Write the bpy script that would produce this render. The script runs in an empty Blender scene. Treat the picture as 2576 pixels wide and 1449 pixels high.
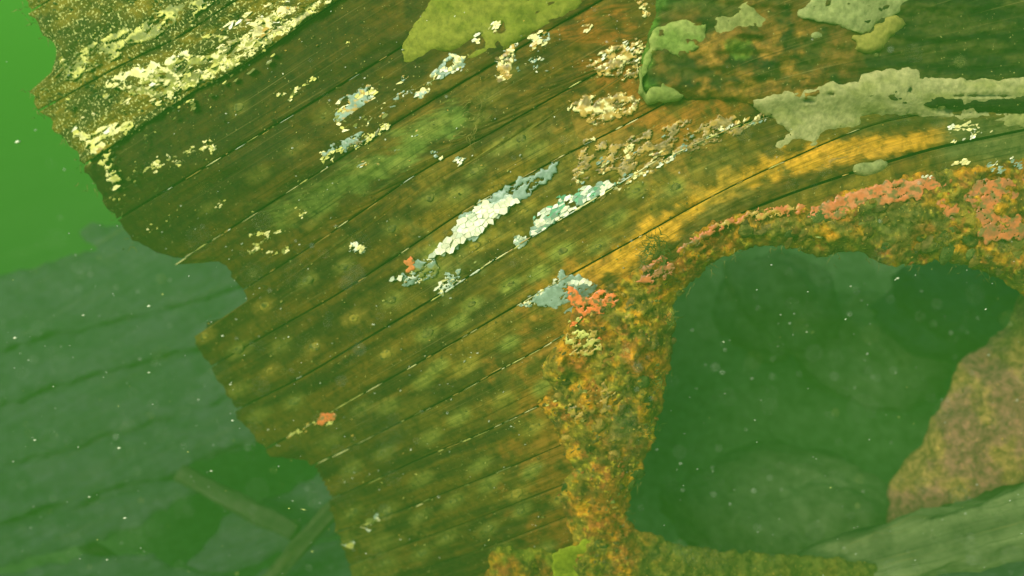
import bpy, math, random
import numpy as np
from mathutils import Vector, Matrix
from mathutils.geometry import delaunay_2d_cdt

random.seed(11); RNG = np.random.default_rng(11)
SC = bpy.context.scene
COL = SC.collection

# ------------------------------------------------------------------ camera
FPX = 2021.0; CX, CY = 1288.0, 724.5          # sketch units: 2576 x 1449
CAM = np.array([0.0, 0.0, 2.6]); PITCH = math.radians(-22)
cd = bpy.data.cameras.new('camera'); cam = bpy.data.objects.new('camera', cd); COL.objects.link(cam)
cam.location = CAM; cam.rotation_euler = (math.pi/2 + PITCH, 0, 0)
cd.sensor_width = 36; cd.lens = 36*FPX/2576; cd.clip_start = 0.02; cd.clip_end = 200
cd.dof.use_dof = True; cd.dof.focus_distance = 2.35; cd.dof.aperture_fstop = 0.95
SC.camera = cam

# ------------------------------------------------------------------ world and sun
SUN_TO = Vector((-0.50, -0.85, 0.62)).normalized()
w = bpy.data.worlds.new('World'); SC.world = w; w.use_nodes = True
nt = w.node_tree; bg = nt.nodes['Background']
sky = nt.nodes.new('ShaderNodeTexSky'); sky.sky_type = 'NISHITA'; sky.sun_disc = False
sky.sun_elevation = math.asin(SUN_TO.z); sky.sun_rotation = math.atan2(SUN_TO.x, SUN_TO.y)
nt.links.new(sky.outputs[0], bg.inputs[0]); bg.inputs[1].default_value = 0.10
sl = bpy.data.lights.new('sun', 'SUN'); so = bpy.data.objects.new('sun', sl); COL.objects.link(so)
sl.energy = 4.2; sl.angle = math.radians(26); sl.color = (1.0, 0.95, 0.84)
so.rotation_euler = SUN_TO.to_track_quat('Z', 'Y').to_euler(); so.location = (0, 0, 20)
SC.view_settings.view_transform = 'Standard'; SC.view_settings.look = 'None'
SC.view_settings.exposure = 0.68; SC.view_settings.gamma = 1.0; SC.view_settings.use_curve_mapping = False
SC.render.engine = 'CYCLES'
SC.cycles.use_denoising = True
SC.cycles.max_bounces = 5; SC.cycles.volume_bounces = 1; SC.cycles.diffuse_bounces = 2
HAZE_DENSITY = 0.112
HAZE_COLOR = (0.130, 0.485, 0.055)

# ------------------------------------------------------------------ numpy helpers
_perm = RNG.permutation(256); _perm = np.concatenate([_perm, _perm, _perm])
_ga = RNG.uniform(0, 2*np.pi, 256); _gx, _gy = np.cos(_ga), np.sin(_ga)
def perlin(x, y):
    x = np.asarray(x, float); y = np.asarray(y, float)
    xi = np.floor(x).astype(int); yi = np.floor(y).astype(int); xf = x-xi; yf = y-yi
    u = xf**3*(xf*(xf*6-15)+10); v = yf**3*(yf*(yf*6-15)+10)
    def g(ix, iy, dx, dy):
        h = _perm[_perm[ix & 255] + (iy & 255)]
        return _gx[h]*dx + _gy[h]*dy
    a = g(xi, yi, xf, yf); b = g(xi+1, yi, xf-1, yf); c = g(xi, yi+1, xf, yf-1); d = g(xi+1, yi+1, xf-1, yf-1)
    return 1.5*((a*(1-u)+b*u)*(1-v) + (c*(1-u)+d*u)*v)
def fbm(x, y, o=4, g=0.5):
    s = 0; a = 1.0; f = 1.0
    for k in range(o):
        s = s + a*perlin(np.asarray(x)*f+17.3*k, np.asarray(y)*f-9.1*k); a *= g; f *= 2.03
    return s
def ss(a, b, x):
    t = np.clip((np.asarray(x, float)-a)/(b-a), 0, 1); return t*t*(3-2*t)
def world(u, v, d):
    u, v, d = np.broadcast_arrays(np.asarray(u, float), np.asarray(v, float), np.asarray(d, float))
    x = (u-CX)/FPX*d; y = -(v-CY)/FPX*d
    c, s = math.cos(PITCH), math.sin(PITCH)
    return np.stack([CAM[0]+x, CAM[1] + d*c - y*s, CAM[2] + d*s + y*c], -1)
def inpoly(u, v, poly):
    u = np.asarray(u, float); v = np.asarray(v, float); r = np.zeros(u.shape, bool)
    n = len(poly); j = n-1
    for i in range(n):
        xi, yi = poly[i]; xj, yj = poly[j]
        if yi != yj:
            r ^= ((yi > v) != (yj > v)) & (u < (xj-xi)*(v-yi)/(yj-yi)+xi)
        j = i
    return r
def pdist(u, v, poly, closed=True):
    P = np.array(poly, float); Q = np.roll(P, -1, 0)
    if not closed: P, Q = P[:-1], Q[:-1]
    u = np.asarray(u, float); sh = u.shape; u = u.ravel(); v = np.asarray(v, float).ravel()
    best = np.full(u.shape, 1e9)
    for (ax, ay), (bx, by) in zip(P, Q):
        dx, dy = bx-ax, by-ay; L = dx*dx+dy*dy+1e-9
        t = np.clip(((u-ax)*dx+(v-ay)*dy)/L, 0, 1)
        best = np.minimum(best, (u-ax-t*dx)**2+(v-ay-t*dy)**2)
    return np.sqrt(best).reshape(sh)
def resample(poly, step, jag=0.0, freq=0.03, seed=0.0, closed=True):
    P = np.array(poly, float); Q = np.roll(P, -1, 0)
    if not closed: P, Q = P[:-1], Q[:-1]
    out = []
    for a, b in zip(P, Q):
        n = max(1, int(np.hypot(*(b-a))/step))
        for k in range(n): out.append(a+(b-a)*k/n)
    out = np.array(out)
    if jag:
        n = np.roll(out, -1, 0)-np.roll(out, 1, 0); n /= (np.hypot(n[:, 0], n[:, 1])[:, None]+1e-9)
        q = fbm(out[:, 0]*freq+seed, out[:, 1]*freq-seed, 4, 0.6)*jag
        out = out + np.stack([n[:, 1], -n[:, 0]], -1)*q[:, None]
    return out
def rounded(poly, it=2):
    P = np.array(poly, float)
    for _ in range(it):
        Q = np.roll(P, -1, 0)
        P = np.stack([P*0.75+Q*0.25, P*0.25+Q*0.75], 1).reshape(-1, 2)
    return P

def link(name, verts, faces, mat, parent=None, cols=None, uvs=None, smooth=True):
    me = bpy.data.meshes.new(name)
    me.from_pydata([tuple(p) for p in np.asarray(verts).tolist()], [], faces)
    if cols is not None:
        c = np.ones((len(verts), 4), np.float32); c[:, :3] = np.clip(cols, 0, 1)
        a = me.color_attributes.new('Col', 'FLOAT_COLOR', 'POINT'); a.data.foreach_set('color', c.ravel())
    if uvs is not None:
        li = np.zeros(len(me.loops), np.int32); me.loops.foreach_get('vertex_index', li)
        ul = me.uv_layers.new(name='grain'); ul.data.foreach_set('uv', np.asarray(uvs, np.float32)[li].ravel())
    if smooth: me.polygons.foreach_set('use_smooth', np.ones(len(me.polygons), bool))
    me.materials.append(mat)
    o = bpy.data.objects.new(name, me); COL.objects.link(o)
    if parent is not None: o.parent = parent
    return o
def empty(name, loc):
    o = bpy.data.objects.new(name, None); COL.objects.link(o); o.location = loc; return o
def tag(o, label=None, cat=None, group=None, kind=None):
    if label: o['label'] = label
    if cat: o['category'] = cat
    if group: o['group'] = group
    if kind: o['kind'] = kind
    return o
def parent_keep(o, root):
    o.parent = root; o.matrix_parent_inverse = Matrix.Translation(-root.location)

# ------------------------------------------------------------------ materials
def surf(name, grain=False, fine=60, amp=0.45, spec=0.12, rough=0.75, bump=0.5, bdist=0.006, speck=0.0,
         speckcol=(0.7, 0.72, 0.4), pits=0.5, scale=1.0, sss=0.0):
    m = bpy.data.materials.new(name); m.use_nodes = True; t = m.node_tree; N = t.nodes; L = t.links
    b = N['Principled BSDF']; b.inputs['Roughness'].default_value = rough
    b.inputs['Specular IOR Level'].default_value = spec
    at = N.new('ShaderNodeAttribute'); at.attribute_name = 'Col'
    if grain:
        co = N.new('ShaderNodeUVMap'); co.uv_map = 'grain'; out = co.outputs[0]
        mp = N.new('ShaderNodeMapping'); mp.inputs['Scale'].default_value = (5*scale, 95*scale, 1)
        L.new(out, mp.inputs[0]); src = mp.outputs[0]
    else:
        co = N.new('ShaderNodeTexCoord'); out = co.outputs['Object']; src = out
    n1 = N.new('ShaderNodeTexNoise'); n1.inputs['Scale'].default_value = 1.0 if grain else fine
    n1.inputs['Detail'].default_value = 7; n1.inputs['Roughness'].default_value = 0.65
    L.new(src, n1.inputs['Vector'])
    r1 = N.new('ShaderNodeMapRange'); r1.inputs[1].default_value = 0.3; r1.inputs[2].default_value = 0.7
    r1.inputs[3].default_value = 1-amp; r1.inputs[4].default_value = 1+amp
    L.new(n1.outputs[0], r1.inputs[0])
    n2 = N.new('ShaderNodeTexNoise'); n2.inputs['Scale'].default_value = 38*scale; n2.inputs['Detail'].default_value = 6
    n2.inputs['Roughness'].default_value = 0.7
    tc = N.new('ShaderNodeTexCoord'); L.new(tc.outputs['Object'], n2.inputs['Vector'])
    r2 = N.new('ShaderNodeMapRange'); r2.inputs[1].default_value = 0.36; r2.inputs[2].default_value = 0.56
    r2.inputs[3].default_value = 1-pits; r2.inputs[4].default_value = 1.08
    L.new(n2.outputs[0], r2.inputs[0])
    mu = N.new('ShaderNodeMath'); mu.operation = 'MULTIPLY'; L.new(r1.outputs[0], mu.inputs[0]); L.new(r2.outputs[0], mu.inputs[1])
    vm = N.new('ShaderNodeVectorMath'); vm.operation = 'SCALE'; L.new(at.outputs['Color'], vm.inputs[0]); L.new(mu.outputs[0], vm.inputs['Scale'])
    colout = vm.outputs[0]
    if speck > 0:
        n3 = N.new('ShaderNodeTexNoise'); n3.inputs['Scale'].default_value = 120; n3.inputs['Detail'].default_value = 3
        L.new(tc.outputs['Object'], n3.inputs['Vector'])
        r3 = N.new('ShaderNodeMapRange'); r3.inputs[1].default_value = 0.72-speck*0.15; r3.inputs[2].default_value = 0.75-speck*0.13
        L.new(n3.outputs[0], r3.inputs[0])
        mx = N.new('ShaderNodeMix'); mx.data_type = 'RGBA'; L.new(r3.outputs[0], mx.inputs[0]); L.new(colout, mx.inputs[6])
        mx.inputs[7].default_value = (*speckcol, 1); colout = mx.outputs[2]
    if grain:
        m2 = N.new('ShaderNodeMapping'); m2.inputs['Scale'].default_value = (1.7, 330, 1); L.new(out, m2.inputs[0])
        n4 = N.new('ShaderNodeTexNoise'); n4.inputs['Scale'].default_value = 1; n4.inputs['Detail'].default_value = 4; L.new(m2.outputs[0], n4.inputs['Vector'])
        r4 = N.new('ShaderNodeMapRange'); r4.inputs[1].default_value = 0.64; r4.inputs[2].default_value = 0.74; r4.inputs[4].default_value = 0.6
        L.new(n4.outputs[0], r4.inputs[0])
        x4 = N.new('ShaderNodeMix'); x4.data_type = 'RGBA'; L.new(r4.outputs[0], x4.inputs[0]); L.new(colout, x4.inputs[6]); x4.inputs[7].default_value = (.26, .21, .06, 1)
        r5 = N.new('ShaderNodeMapRange'); r5.inputs[1].default_value = 0.30; r5.inputs[2].default_value = 0.42; r5.inputs[3].default_value = 0.35
        L.new(n4.outputs[0], r5.inputs[0]); v5 = N.new('ShaderNodeVectorMath'); v5.operation = 'SCALE'; L.new(x4.outputs[2], v5.inputs[0]); L.new(r5.outputs[0], v5.inputs['Scale'])
        colout = v5.outputs[0]
    L.new(colout, b.inputs['Base Color'])
    ad = N.new('ShaderNodeMath'); ad.operation = 'ADD'; L.new(n1.outputs[0], ad.inputs[0]); L.new(n2.outputs[0], ad.inputs[1])
    bp = N.new('ShaderNodeBump'); bp.inputs['Strength'].default_value = bump; bp.inputs['Distance'].default_value = bdist
    L.new(ad.outputs[0], bp.inputs['Height']); L.new(bp.outputs[0], b.inputs['Normal'])
    return m
M_WOOD = surf('waterlogged_wood', grain=True, amp=0.38, bump=0.6, bdist=0.006, speck=0.2, speckcol=(0.3, 0.28, 0.08))
M_ROT = surf('rotten_wood', grain=True, amp=0.5, bump=1.0, bdist=0.014, speck=0.9, speckcol=(0.6, 0.6, 0.2), scale=0.8)
M_RUST = surf('rust_concretion', fine=30, amp=0.45, bump=1.0, bdist=0.016, pits=0.55, speck=0.35, speckcol=(0.75, 0.5, 0.08), rough=0.8)
M_PAINT = surf('old_paint', fine=90, amp=0.14, bump=0.3, bdist=0.002, pits=0.22, rough=0.42, spec=0.5)
M_SPONGE = surf('sponge_skin', fine=60, amp=0.22, bump=0.6, bdist=0.005, pits=0.32, rough=0.75, scale=1.3)
M_SILT = surf('silty_wood', grain=True, amp=0.3, bump=0.6, bdist=0.012, scale=0.5, pits=0.3)
M_BED = surf('river_silt', fine=14, amp=0.35, bump=0.8, bdist=0.03, pits=0.4, scale=0.3)
M_ALGAE = surf('filament_algae', fine=50, amp=0.3, bump=0.1)
M_SNOW = surf('drifting_flakes', fine=50, amp=0.1, bump=0.0, rough=0.4)

# ------------------------------------------------------------------ hull surface
def hd(u, v):
    u = np.asarray(u, float); v = np.asarray(v, float)
    d = 2.32 + 0.62*np.clip((1300-u)/1300, 0, 2)**1.4 + 0.85*np.clip((1250-u)/1300, 0, 1.2)*np.clip((v-420)/800, 0, 1.6) + 0.55*np.clip((v-480)/960, 0, 2)**1.3
    d = d - 0.14*np.clip((480-v)/480, 0, 2)
    return d + 0.12*np.clip((u-1750)/820, 0, 1.6)
SEAMS = [
 [(-300,90),(0,-90),(200,-200),(400,-310),(2700,-1500)],
 [(-300,240),(0,75),(200,-45),(400,-160),(700,-320),(2700,-1300)],
 [(-300,480),(60,300),(215,213),(330,150),(470,85),(560,20),(700,-60),(900,-180),(2700,-1100)],
 [(-300,720),(120,480),(270,375),(410,285),(440,255),(610,170),(820,20),(950,-60),(1100,-150),(2700,-950)],
 [(-300,900),(250,580),(400,490),(547,403),(833,230),(960,150),(1100,65),(1250,-20),(1400,-110),(2700,-800)],
 [(-300,1100),(300,755),(447,660),(547,596),(730,480),(900,370),(1050,275),(1200,185),(1400,65),(1600,-50),(2700,-600)],
 [(-300,1250),(400,860),(640,712),(763,633),(843,580),(1059,430),(1209,350),(1400,240),(1600,130),(1800,30),(2700,-380)],
 [(-300,1380),(500,940),(760,790),(860,735),(940,680),(1042,615),(1159,533),(1400,400),(1600,300),(1750,215),(1900,150),(2700,-100)],
 [(-300,1480),(400,1130),(620,1018),(760,950),(859,890),(1012,798),(1110,740),(1290,625),(1500,500),(1650,405),(1850,320),(1930,290),(2100,255),(2700,220)],
 [(-300,1600),(400,1270),(650,1140),(720,1103),(856,1023),(987,950),(1132,868),(1309,763),(1420,700),(1620,590),(1780,500),(1900,440),(2100,350),(2220,305),(2400,275),(2700,250)],
 [(-300,1660),(400,1360),(800,1165),(939,1096),(1126,1003),(1202,960),(1285,916),(1399,856),(1500,790),(1600,700),(1700,620),(1850,540),(2000,480),(2150,430),(2350,370),(2700,300)],
 [(-300,1740),(400,1440),(780,1280),(859,1243),(952,1203),(1072,1146),(1219,1088),(1329,1033),(1450,980),(1700,870),(2700,600)],
 [(-300,1800),(400,1510),(800,1357),(859,1333),(925,1316),(1032,1276),(1136,1233),(1250,1190),(1400,1125),(1700,1000),(2700,700)],
 [(-300,1860),(400,1590),(860,1430),(979,1386),(1009,1373),(1200,1305),(1350,1245),(1500,1185),(2700,800)],
 [(-300,1940),(400,1670),(860,1500),(1100,1420),(1300,1350),(1500,1270),(2700,900)],
 [(-300,2020),(400,1750),(860,1585),(1500,1370),(2700,1000)],
]
UG = np.arange(-300, 3701, 5.0)
def _sm(p):
    p = np.array(p, float); p = np.vstack([p, [3750, p[-1, 1]-60]]); y = np.interp(UG, p[:, 0], p[:, 1]); k = np.ones(25)/25
    yy = np.pad(y, 12, mode='reflect', reflect_type='odd'); return np.convolve(yy, k, 'valid')
STAB = np.array([_sm(s) for s in SEAMS])
def seam(i, u): return np.interp(u, UG, STAB[i])
def tfield(u, v):                       # board coordinate across the grain
    u = np.atleast_1d(np.asarray(u, float)); v = np.atleast_1d(np.asarray(v, float))
    S = np.stack([np.interp(u, UG, r) for r in STAB], 0)
    t = np.zeros(u.shape)
    t = t + (v-S[0])/(S[1]-S[0])*(v < S[1])
    for i in range(1, len(S)-1):
        m = (v >= S[i]) & (v < S[i+1]); t = np.where(m, i+(v-S[i])/(S[i+1]-S[i]), t)
    return np.where(v >= S[-1], len(S)-1, t)
def guv(u, v): return np.stack([np.asarray(u)*0.00135, tfield(u, v)*0.15], -1)

HULL = [(45,-420),(45,-140),(60,0),(105,80),(150,150),(130,185),(75,215),(62,238),(105,285),(165,345),(200,405),(232,460),(270,520),(290,565),
 (322,612),(380,640),(440,664),(560,655),(590,705),(618,765),(550,774),(484,790),(466,822),(488,872),(520,925),(560,990),(600,1052),(652,1115),
 (692,1146),(778,1154),(802,1190),(832,1245),(842,1300),(852,1345),(868,1400),(890,1449),(905,1560),(1520,1560),(1520,1350),(1480,1100),
 (1500,900),(1590,740),(1690,655),(1850,572),(2050,545),(2300,520),(2700,540),(3640,560),(3640,-420),(20,-420)]

NAILS = [(877,105,0),(745,205,0),(735,375,1),(815,290,1),(650,437,1),(600,270,1),(530,520,1),(390,475,0),(295,452,0),(380,575,0),(480,388,0),
 (985,755,1),(985,575,1),(890,800,2),(865,670,1),(775,705,1),(665,770,2),(790,873,2),(680,935,2),(970,893,2),(1075,838,1),(975,1022,1),
 (1170,920,2),(1065,960,1),(1280,862,1),(1080,497,1),(1195,430,1),(1310,350,1),(1320,530,2),(1415,632,1),(1550,550,1),(1285,715,1),
 (1187,765,1),(1090,690,1),(1195,617,2),(1225,245,1),(1265,1008,2),(1345,1075,2),(1155,1050,1),(1080,1100,1),(965,1140,1),(885,1180,1),
 (1060,1205,1),(1140,1262,1),(1232,1215,1),(1335,1185,1),(1300,1242,2),(975,1285,1),(1055,1300,1),(1310,1287,1),(1228,1330,1),(1120,1355,1),
 (1060,1392,1),(970,1420,1),(885,1290,1),(830,1110,1),(740,1010,1),(515,845,2),(600,880,1),(1115,300,1),(1080,330,1),(740,545,2),(1410,1255,2),
 (1600,480,1),(1700,470,1),(1505,620,1)]
def blobs(u, v, pts, rad, wob=0.35):
    d = pdist(u, v, pts, closed=False) + fbm(np.asarray(u)*0.02, np.asarray(v)*0.02, 4, 0.6)*rad*wob*2
    return 1-ss(rad*0.35, rad*1.25, d)
_rs = random.Random(5)
SPOTS = []
C = lambda *a: np.array(a, float)
def mixc(a, b, m): m = np.asarray(m)[..., None]; return a*(1-m)+b*m
for _i in range(5, 15):
    for _k in range(-1, 16):
        _u = 560+_k*100+(_i % 2)*40+_rs.uniform(-9, 9); _f = .3 if _k % 2 else .68
        _v = float(seam(_i, _u)*(1-_f)+seam(_i+1, _u)*_f)
        if _u < 1400 and _v < 1440 and _rs.random() < .8 and min(math.hypot(_u-a, _v-b) for a, b, _ in NAILS) > 46: SPOTS.append((_u, _v, 3))
def hull_col(u, v):
    s, t = guv(u, v).T
    n1 = fbm(s*2.2+3, t*16, 5, 0.55); n2 = fbm(u*0.004+7, v*0.006+2, 4, 0.5); n3 = fbm(u*0.012, v*0.012+40, 4, 0.6)
    c = mixc(C(0.135, 0.098, 0.015), C(0.045, 0.036, 0.008), ss(-0.4, 0.35, n1))
    c = mixc(c, C(0.120, 0.105, 0.018), ss(0.0, 0.6, n2)*0.7)
    c = mixc(c, C(0.028, 0.022, 0.006), ss(0.05, 0.5, n3)*(.75-.4*ss(550, 750, v)))
    # upper-left is greener and darker, lower right browner
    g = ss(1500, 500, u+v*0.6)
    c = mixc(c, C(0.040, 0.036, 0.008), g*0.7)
    warm = ss(1000, 1700, u)*ss(1300, 500, v)
    c = mixc(c, C(0.160, 0.110, 0.016), warm*0.35*ss(-0.4, 0.4, n1+n3*0.5))
    # rust bleeding off the iron
    rb = blobs(u, v, [(1400,735),(1470,690),(1560,650),(1640,590),(1740,530),(1860,455),(2000,410),(2150,380),(2360,352)], 40, 0.45)
    c = mixc(c, C(0.46, 0.27, 0.030), np.clip(rb*(1.0+0.5*n1), 0, 1))
    rb = blobs(u, v, [(1480,760),(1430,860),(1395,960),(1400,1080),(1430,1200),(1420,1330)], 105, 0.6)
    c = mixc(c, C(0.22, 0.115, 0.020), rb*0.8)
    rb = blobs(u, v, [(1500,90),(1560,150),(1560,250),(1660,300),(1780,280),(1500,300),(1580,380),(1680,380)], 60, 0.8)
    c = mixc(c, C(0.30, 0.145, 0.025), rb*0.75)
    rb = blobs(u, v, [(1600,555),(1640,500),(1655,470)], 9, 0.6); c = mixc(c, C(0.4, 0.27, 0.03), rb*0.7)
    rb = blobs(u, v, [(2080,410),(2180,385),(2260,385)], 20, 0.7); c = mixc(c, C(0.45, 0.26, 0.04), rb*0.6)
    rb = blobs(u, v, [(515,850)], 30, 0.6); c = mixc(c, C(0.30, 0.14, 0.03), rb*0.7)
    dk = blobs(u, v, [(1730,575),(1850,515),(1960,470),(2080,440),(2250,405),(2400,380)], 20, .5); c = mixc(c, C(.035,.022,.006), dk*.85)
    dk = blobs(u, v, [(1905,300),(1950,320),(1930,350)], 30, .6); c = mixc(c, C(.05,.035,.010), dk*.8)
    dk = blobs(u, v, [(2140,325),(2250,310),(2350,305)], 20, .5); c = mixc(c, C(.05,.055,.015), dk*.8)
    dk = blobs(u, v, [(1700,470),(1640,500),(1560,600),(1480,640)], 13, .6); c = mixc(c, C(.04,.028,.008), dk*.6)
    al = ss(2320, 2400, u)*ss(430, 380, v)*ss(270, 310, v); c = mixc(c, C(.085,.11,.045), al*.8)
    # green algal film
    al = blobs(u, v, [(700,548),(800,500),(900,445),(1000,395),(1060,340),(1140,300)], 40, 0.4)
    c = mixc(c, C(0.13, 0.24, 0.055), al*0.75)
    al = blobs(u, v, [(1060,640),(1110,690),(1190,600)], 45, 0.7); c = mixc(c, C(0.12, 0.15, 0.05), al*0.45)
    al = blobs(u, v, [(1400,400),(1480,330),(1700,440),(1850,390),(1800,520)], 55, 0.8); c = mixc(c, C(0.12, 0.115, 0.03), al*0.5)
    al = blobs(u, v, [(930,1340),(1000,1370),(960,1440)], 45, 0.8); c = mixc(c, C(0.20, 0.20, 0.045), al*0.6)
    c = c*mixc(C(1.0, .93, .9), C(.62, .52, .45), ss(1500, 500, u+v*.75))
    for (x, y, k) in NAILS+SPOTS:
        dx, dy = u-x, v-y; ca, sa = math.cos(0.54), math.sin(0.54)
        a = (dx*ca-dy*sa)/48; b = (dx*sa+dy*ca)/26
        r = np.sqrt(a*a+b*b) + 0.12*n3
        if k: c = mixc(c, C(0.23, 0.20, 0.04) if k == 2 else C(0.185, 0.215, 0.05), (1-ss(0.35, 0.95, r))*(0.45+.33*(y > 620)))
    c = mixc(c, mixc(C(0.17, 0.155, 0.022), C(0.045, 0.048, 0.012), ss(-.25, .3, fbm(s*5, t*22, 5, .6))), np.clip(ss(-.03, .03, 3.02-t/.15)*.9, 0, 1)*np.ones(len(s)))*np.where(t/.15 < 3.02, 1.5, 1.)[:, None]
    return c

ship = empty('shipwreck_stern', world(1650, 1100, 2.8).tolist())
tag(ship, 'sunken wooden ship stern with diagonal weedy planks, flaking paint and rusty propeller arch', 'shipwreck')
def ship_part(o, label=None, kind=None):
    parent_keep(o, ship); tag(o, label=label, kind=kind); return o

PLANK_REC = []
def plank(i, proud=0.0, mat=None, label=None, rot=0.0):
    rows = []; nr = 17; gp = _rs.choice([.005, .008, .018, .012]); TT = np.concatenate([[gp], np.linspace(0.03, 0.97, nr-2), [1-gp]])
    uu = np.arange(-280, 3690, 4.0)
    for tau in TT:
        v = seam(i, uu)*(1-tau)+seam(i+1, uu)*tau
        ins = inpoly(uu, v, HULL) & (v > -430) & (v < 1570)
        if ins.sum() < 6: rows.append(None); continue
        idx = np.flatnonzero(ins); br = np.flatnonzero(np.diff(idx) > 1)
        segs = np.split(idx, br+1); sg = max([q for q in segs if i < 9 or uu[q[0]] < 1450] or [segs[0]], key=len); rows.append([uu[sg[0]], uu[sg[-1]]])
    good = [r for r in rows if r is not None]
    if len(good) < 3: return
    # fill empty rows from neighbours
    for k in range(nr):
        if rows[k] is None:
            j = min((j for j in range(nr) if rows[j] is not None), key=lambda j: abs(j-k)); rows[k] = [rows[j][0], rows[j][0]+6]
    R = np.array(rows, float)
    vv0 = seam(i, R[:, 0])*(1-TT)+seam(i+1, R[:, 0])*TT
    R[:, 0] += (_rs.uniform(-9, 12) if i > 3 else 0)
    R[:, 0] += fbm(vv0*0.03, i*7.7+TT*0, 4, 0.55)*(7+10*rot)
    if i == 10: R[:, 0] = R[:, 0].min(); R[:, 1] = R[:, 1].max()
    n = int(max(R[:, 1]-R[:, 0])/6)+2
    K = np.linspace(0, 1, n)
    U = R[:, :1]*(1-K)+R[:, 1:]*K
    V = seam(i, U)*(1-TT[:, None])+seam(i+1, U)*TT[:, None]
    s = U*0.00135; t = (i+TT[:, None]+0*U)*0.15
    rel = 0.007*(1-np.abs(2*TT[:, None]-1)**7) + proud
    rel = rel + 0.0035*fbm(s*3, t*60, 4, 0.6) + 0.006*fbm(s*2+i*5, t*9, 3) + rot*0.022*fbm(s*14, t*40, 5, 0.65)
    rel = rel - 0.02*(1-ss(0, 0.012, K))[None, :]*(0.6+rot)
    rel = rel - 0.006*ss(0.25, 0.6, fbm(s*5+9, t*46+i, 3, 0.6))
    d = hd(U, V)-rel
    W = world(U, V, d).reshape(-1, 3)
    nc = n; faces = []
    a = np.arange(nr*nc).reshape(nr, nc)
    q = np.stack([a[:-1, :-1], a[1:, :-1], a[1:, 1:], a[:-1, 1:]], -1).reshape(-1, 4)
    per = np.concatenate([a[0, :], a[1:, -1], a[-1, -2::-1], a[-2:0:-1, 0]])
    Uf, Vf, df = U.ravel(), V.ravel(), d.ravel()
    Wb = world(Uf[per], Vf[per], df[per]+0.055+np.maximum(0, proud))
    nb = len(per); base = nr*nc; bi = np.arange(nb)
    sk = np.stack([per, np.roll(per, -1), base+np.roll(bi, -1), base+bi], -1)
    if i == 10:
        uf, vf = U.ravel(), V.ravel(); q = q[inpoly(uf[q].mean(1), vf[q].mean(1), HULL)]; sk = sk[inpoly(uf[sk[:, 0]], vf[sk[:, 0]], HULL)]
    faces = q.tolist()+sk.tolist()
    Ua = np.concatenate([Uf, Uf[per]]); Va = np.concatenate([Vf, Vf[per]])
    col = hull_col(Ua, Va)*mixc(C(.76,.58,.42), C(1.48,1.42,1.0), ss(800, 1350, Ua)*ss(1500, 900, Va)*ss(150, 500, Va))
    shade = 1+0.16*math.sin(i*12.9898)              # every board weathered differently
    uv = np.concatenate([np.stack([s.ravel(), t.ravel()], -1)]*1+[np.stack([s.ravel()[per], t.ravel()[per]+0.02], -1)])
    uv[:, 0] += i*3.1
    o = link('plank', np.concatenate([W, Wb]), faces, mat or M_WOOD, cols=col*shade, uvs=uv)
    ship_part(o, label)
    PLANK_REC.append(o)
    return o
spec = {0: (.016, .8), 1: (.020, .8), 2: (.024, .8)}
for i in range(len(SEAMS)-1):
    pr, rt = spec.get(i, (0.004*math.sin(i*5.1), 0.12))
    plank(i, pr, M_ROT if i in spec else M_WOOD, 'rotten upper plank edge crusted with yellow white paint' if i == 2 else None, rt)

# ------------------------------------------------------------------ slab builder
def slab(name, poly, dfn, spacing, relief, thick, mat, colfn, jag=0.0, freq=0.03, seed=0.0, grain=True, drop=None, bstep=None):
    B = resample(poly, bstep or spacing, jag, freq, seed)
    x0, y0 = B.min(0); x1, y1 = B.max(0)
    gx, gy = np.meshgrid(np.arange(x0, x1, spacing), np.arange(y0, y1, spacing*0.87))
    gx = gx + (np.arange(gx.shape[0]) % 2)[:, None]*spacing*0.5
    rg = np.random.default_rng(int(abs(seed)*100)+5)
    gx = gx+rg.uniform(-.2, .2, gx.shape)*spacing; gy = gy+rg.uniform(-.2, .2, gy.shape)*spacing
    gx, gy = gx.ravel(), gy.ravel(); m = inpoly(gx, gy, B); gx, gy = gx[m], gy[m]
    dd = pdist(gx, gy, B); m = dd > spacing*0.45; gx, gy, dd = gx[m], gy[m], dd[m]
    pts = [Vector(p) for p in np.concatenate([B, np.stack([gx, gy], -1)]).tolist()]
    nb = len(B)
    v2, e2, f2, ov, oe, of = delaunay_2d_cdt(pts, [], [list(range(nb))], 1, 1e-4)
    P = np.array([(p.x, p.y) for p in v2]); dist = pdist(P[:, 0], P[:, 1], B)
    d = dfn(P[:, 0], P[:, 1])-relief(P[:, 0], P[:, 1], dist)
    W = world(P[:, 0], P[:, 1], d)
    faces = [list(f) for f in f2]
    if drop is not None:
        FC = np.array([P[f].mean(0) for f in faces]); dr = drop(FC[:, 0], FC[:, 1]); faces = [f for f, q in zip(faces, dr) if not q]
    fl = []
    for f in faces:
        a, b, c = P[f[0]], P[f[1]], P[f[2]]
        if (b[0]-a[0])*(c[1]-a[1])-(b[1]-a[1])*(c[0]-a[0]) > 0: f = f[::-1]
        fl.append(f)
    # boundary edges
    ec = {}
    for f in fl:
        for k in range(len(f)):
            a, b = f[k], f[(k+1) % len(f)]; ec[(a, b)] = 1
    be = [(a, b) for (a, b) in ec if (b, a) not in ec]
    bv = sorted({x for e in be for x in e}); mp = {x: len(P)+k for k, x in enumerate(bv)}
    cen = P.mean(0); Pb = P[bv]
    Wb = world(Pb[:, 0], Pb[:, 1], d[bv]+thick)
    for a, b in be: fl.append([b, a, mp[a], mp[b]])
    PA = np.concatenate([P, Pb]); da = np.concatenate([dist, np.zeros(len(bv))])
    col = colfn(PA[:, 0], PA[:, 1], da)
    return link(name, np.concatenate([W, Wb]), fl, mat, cols=col, uvs=guv(PA[:, 0], PA[:, 1]) if grain else None)

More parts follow.
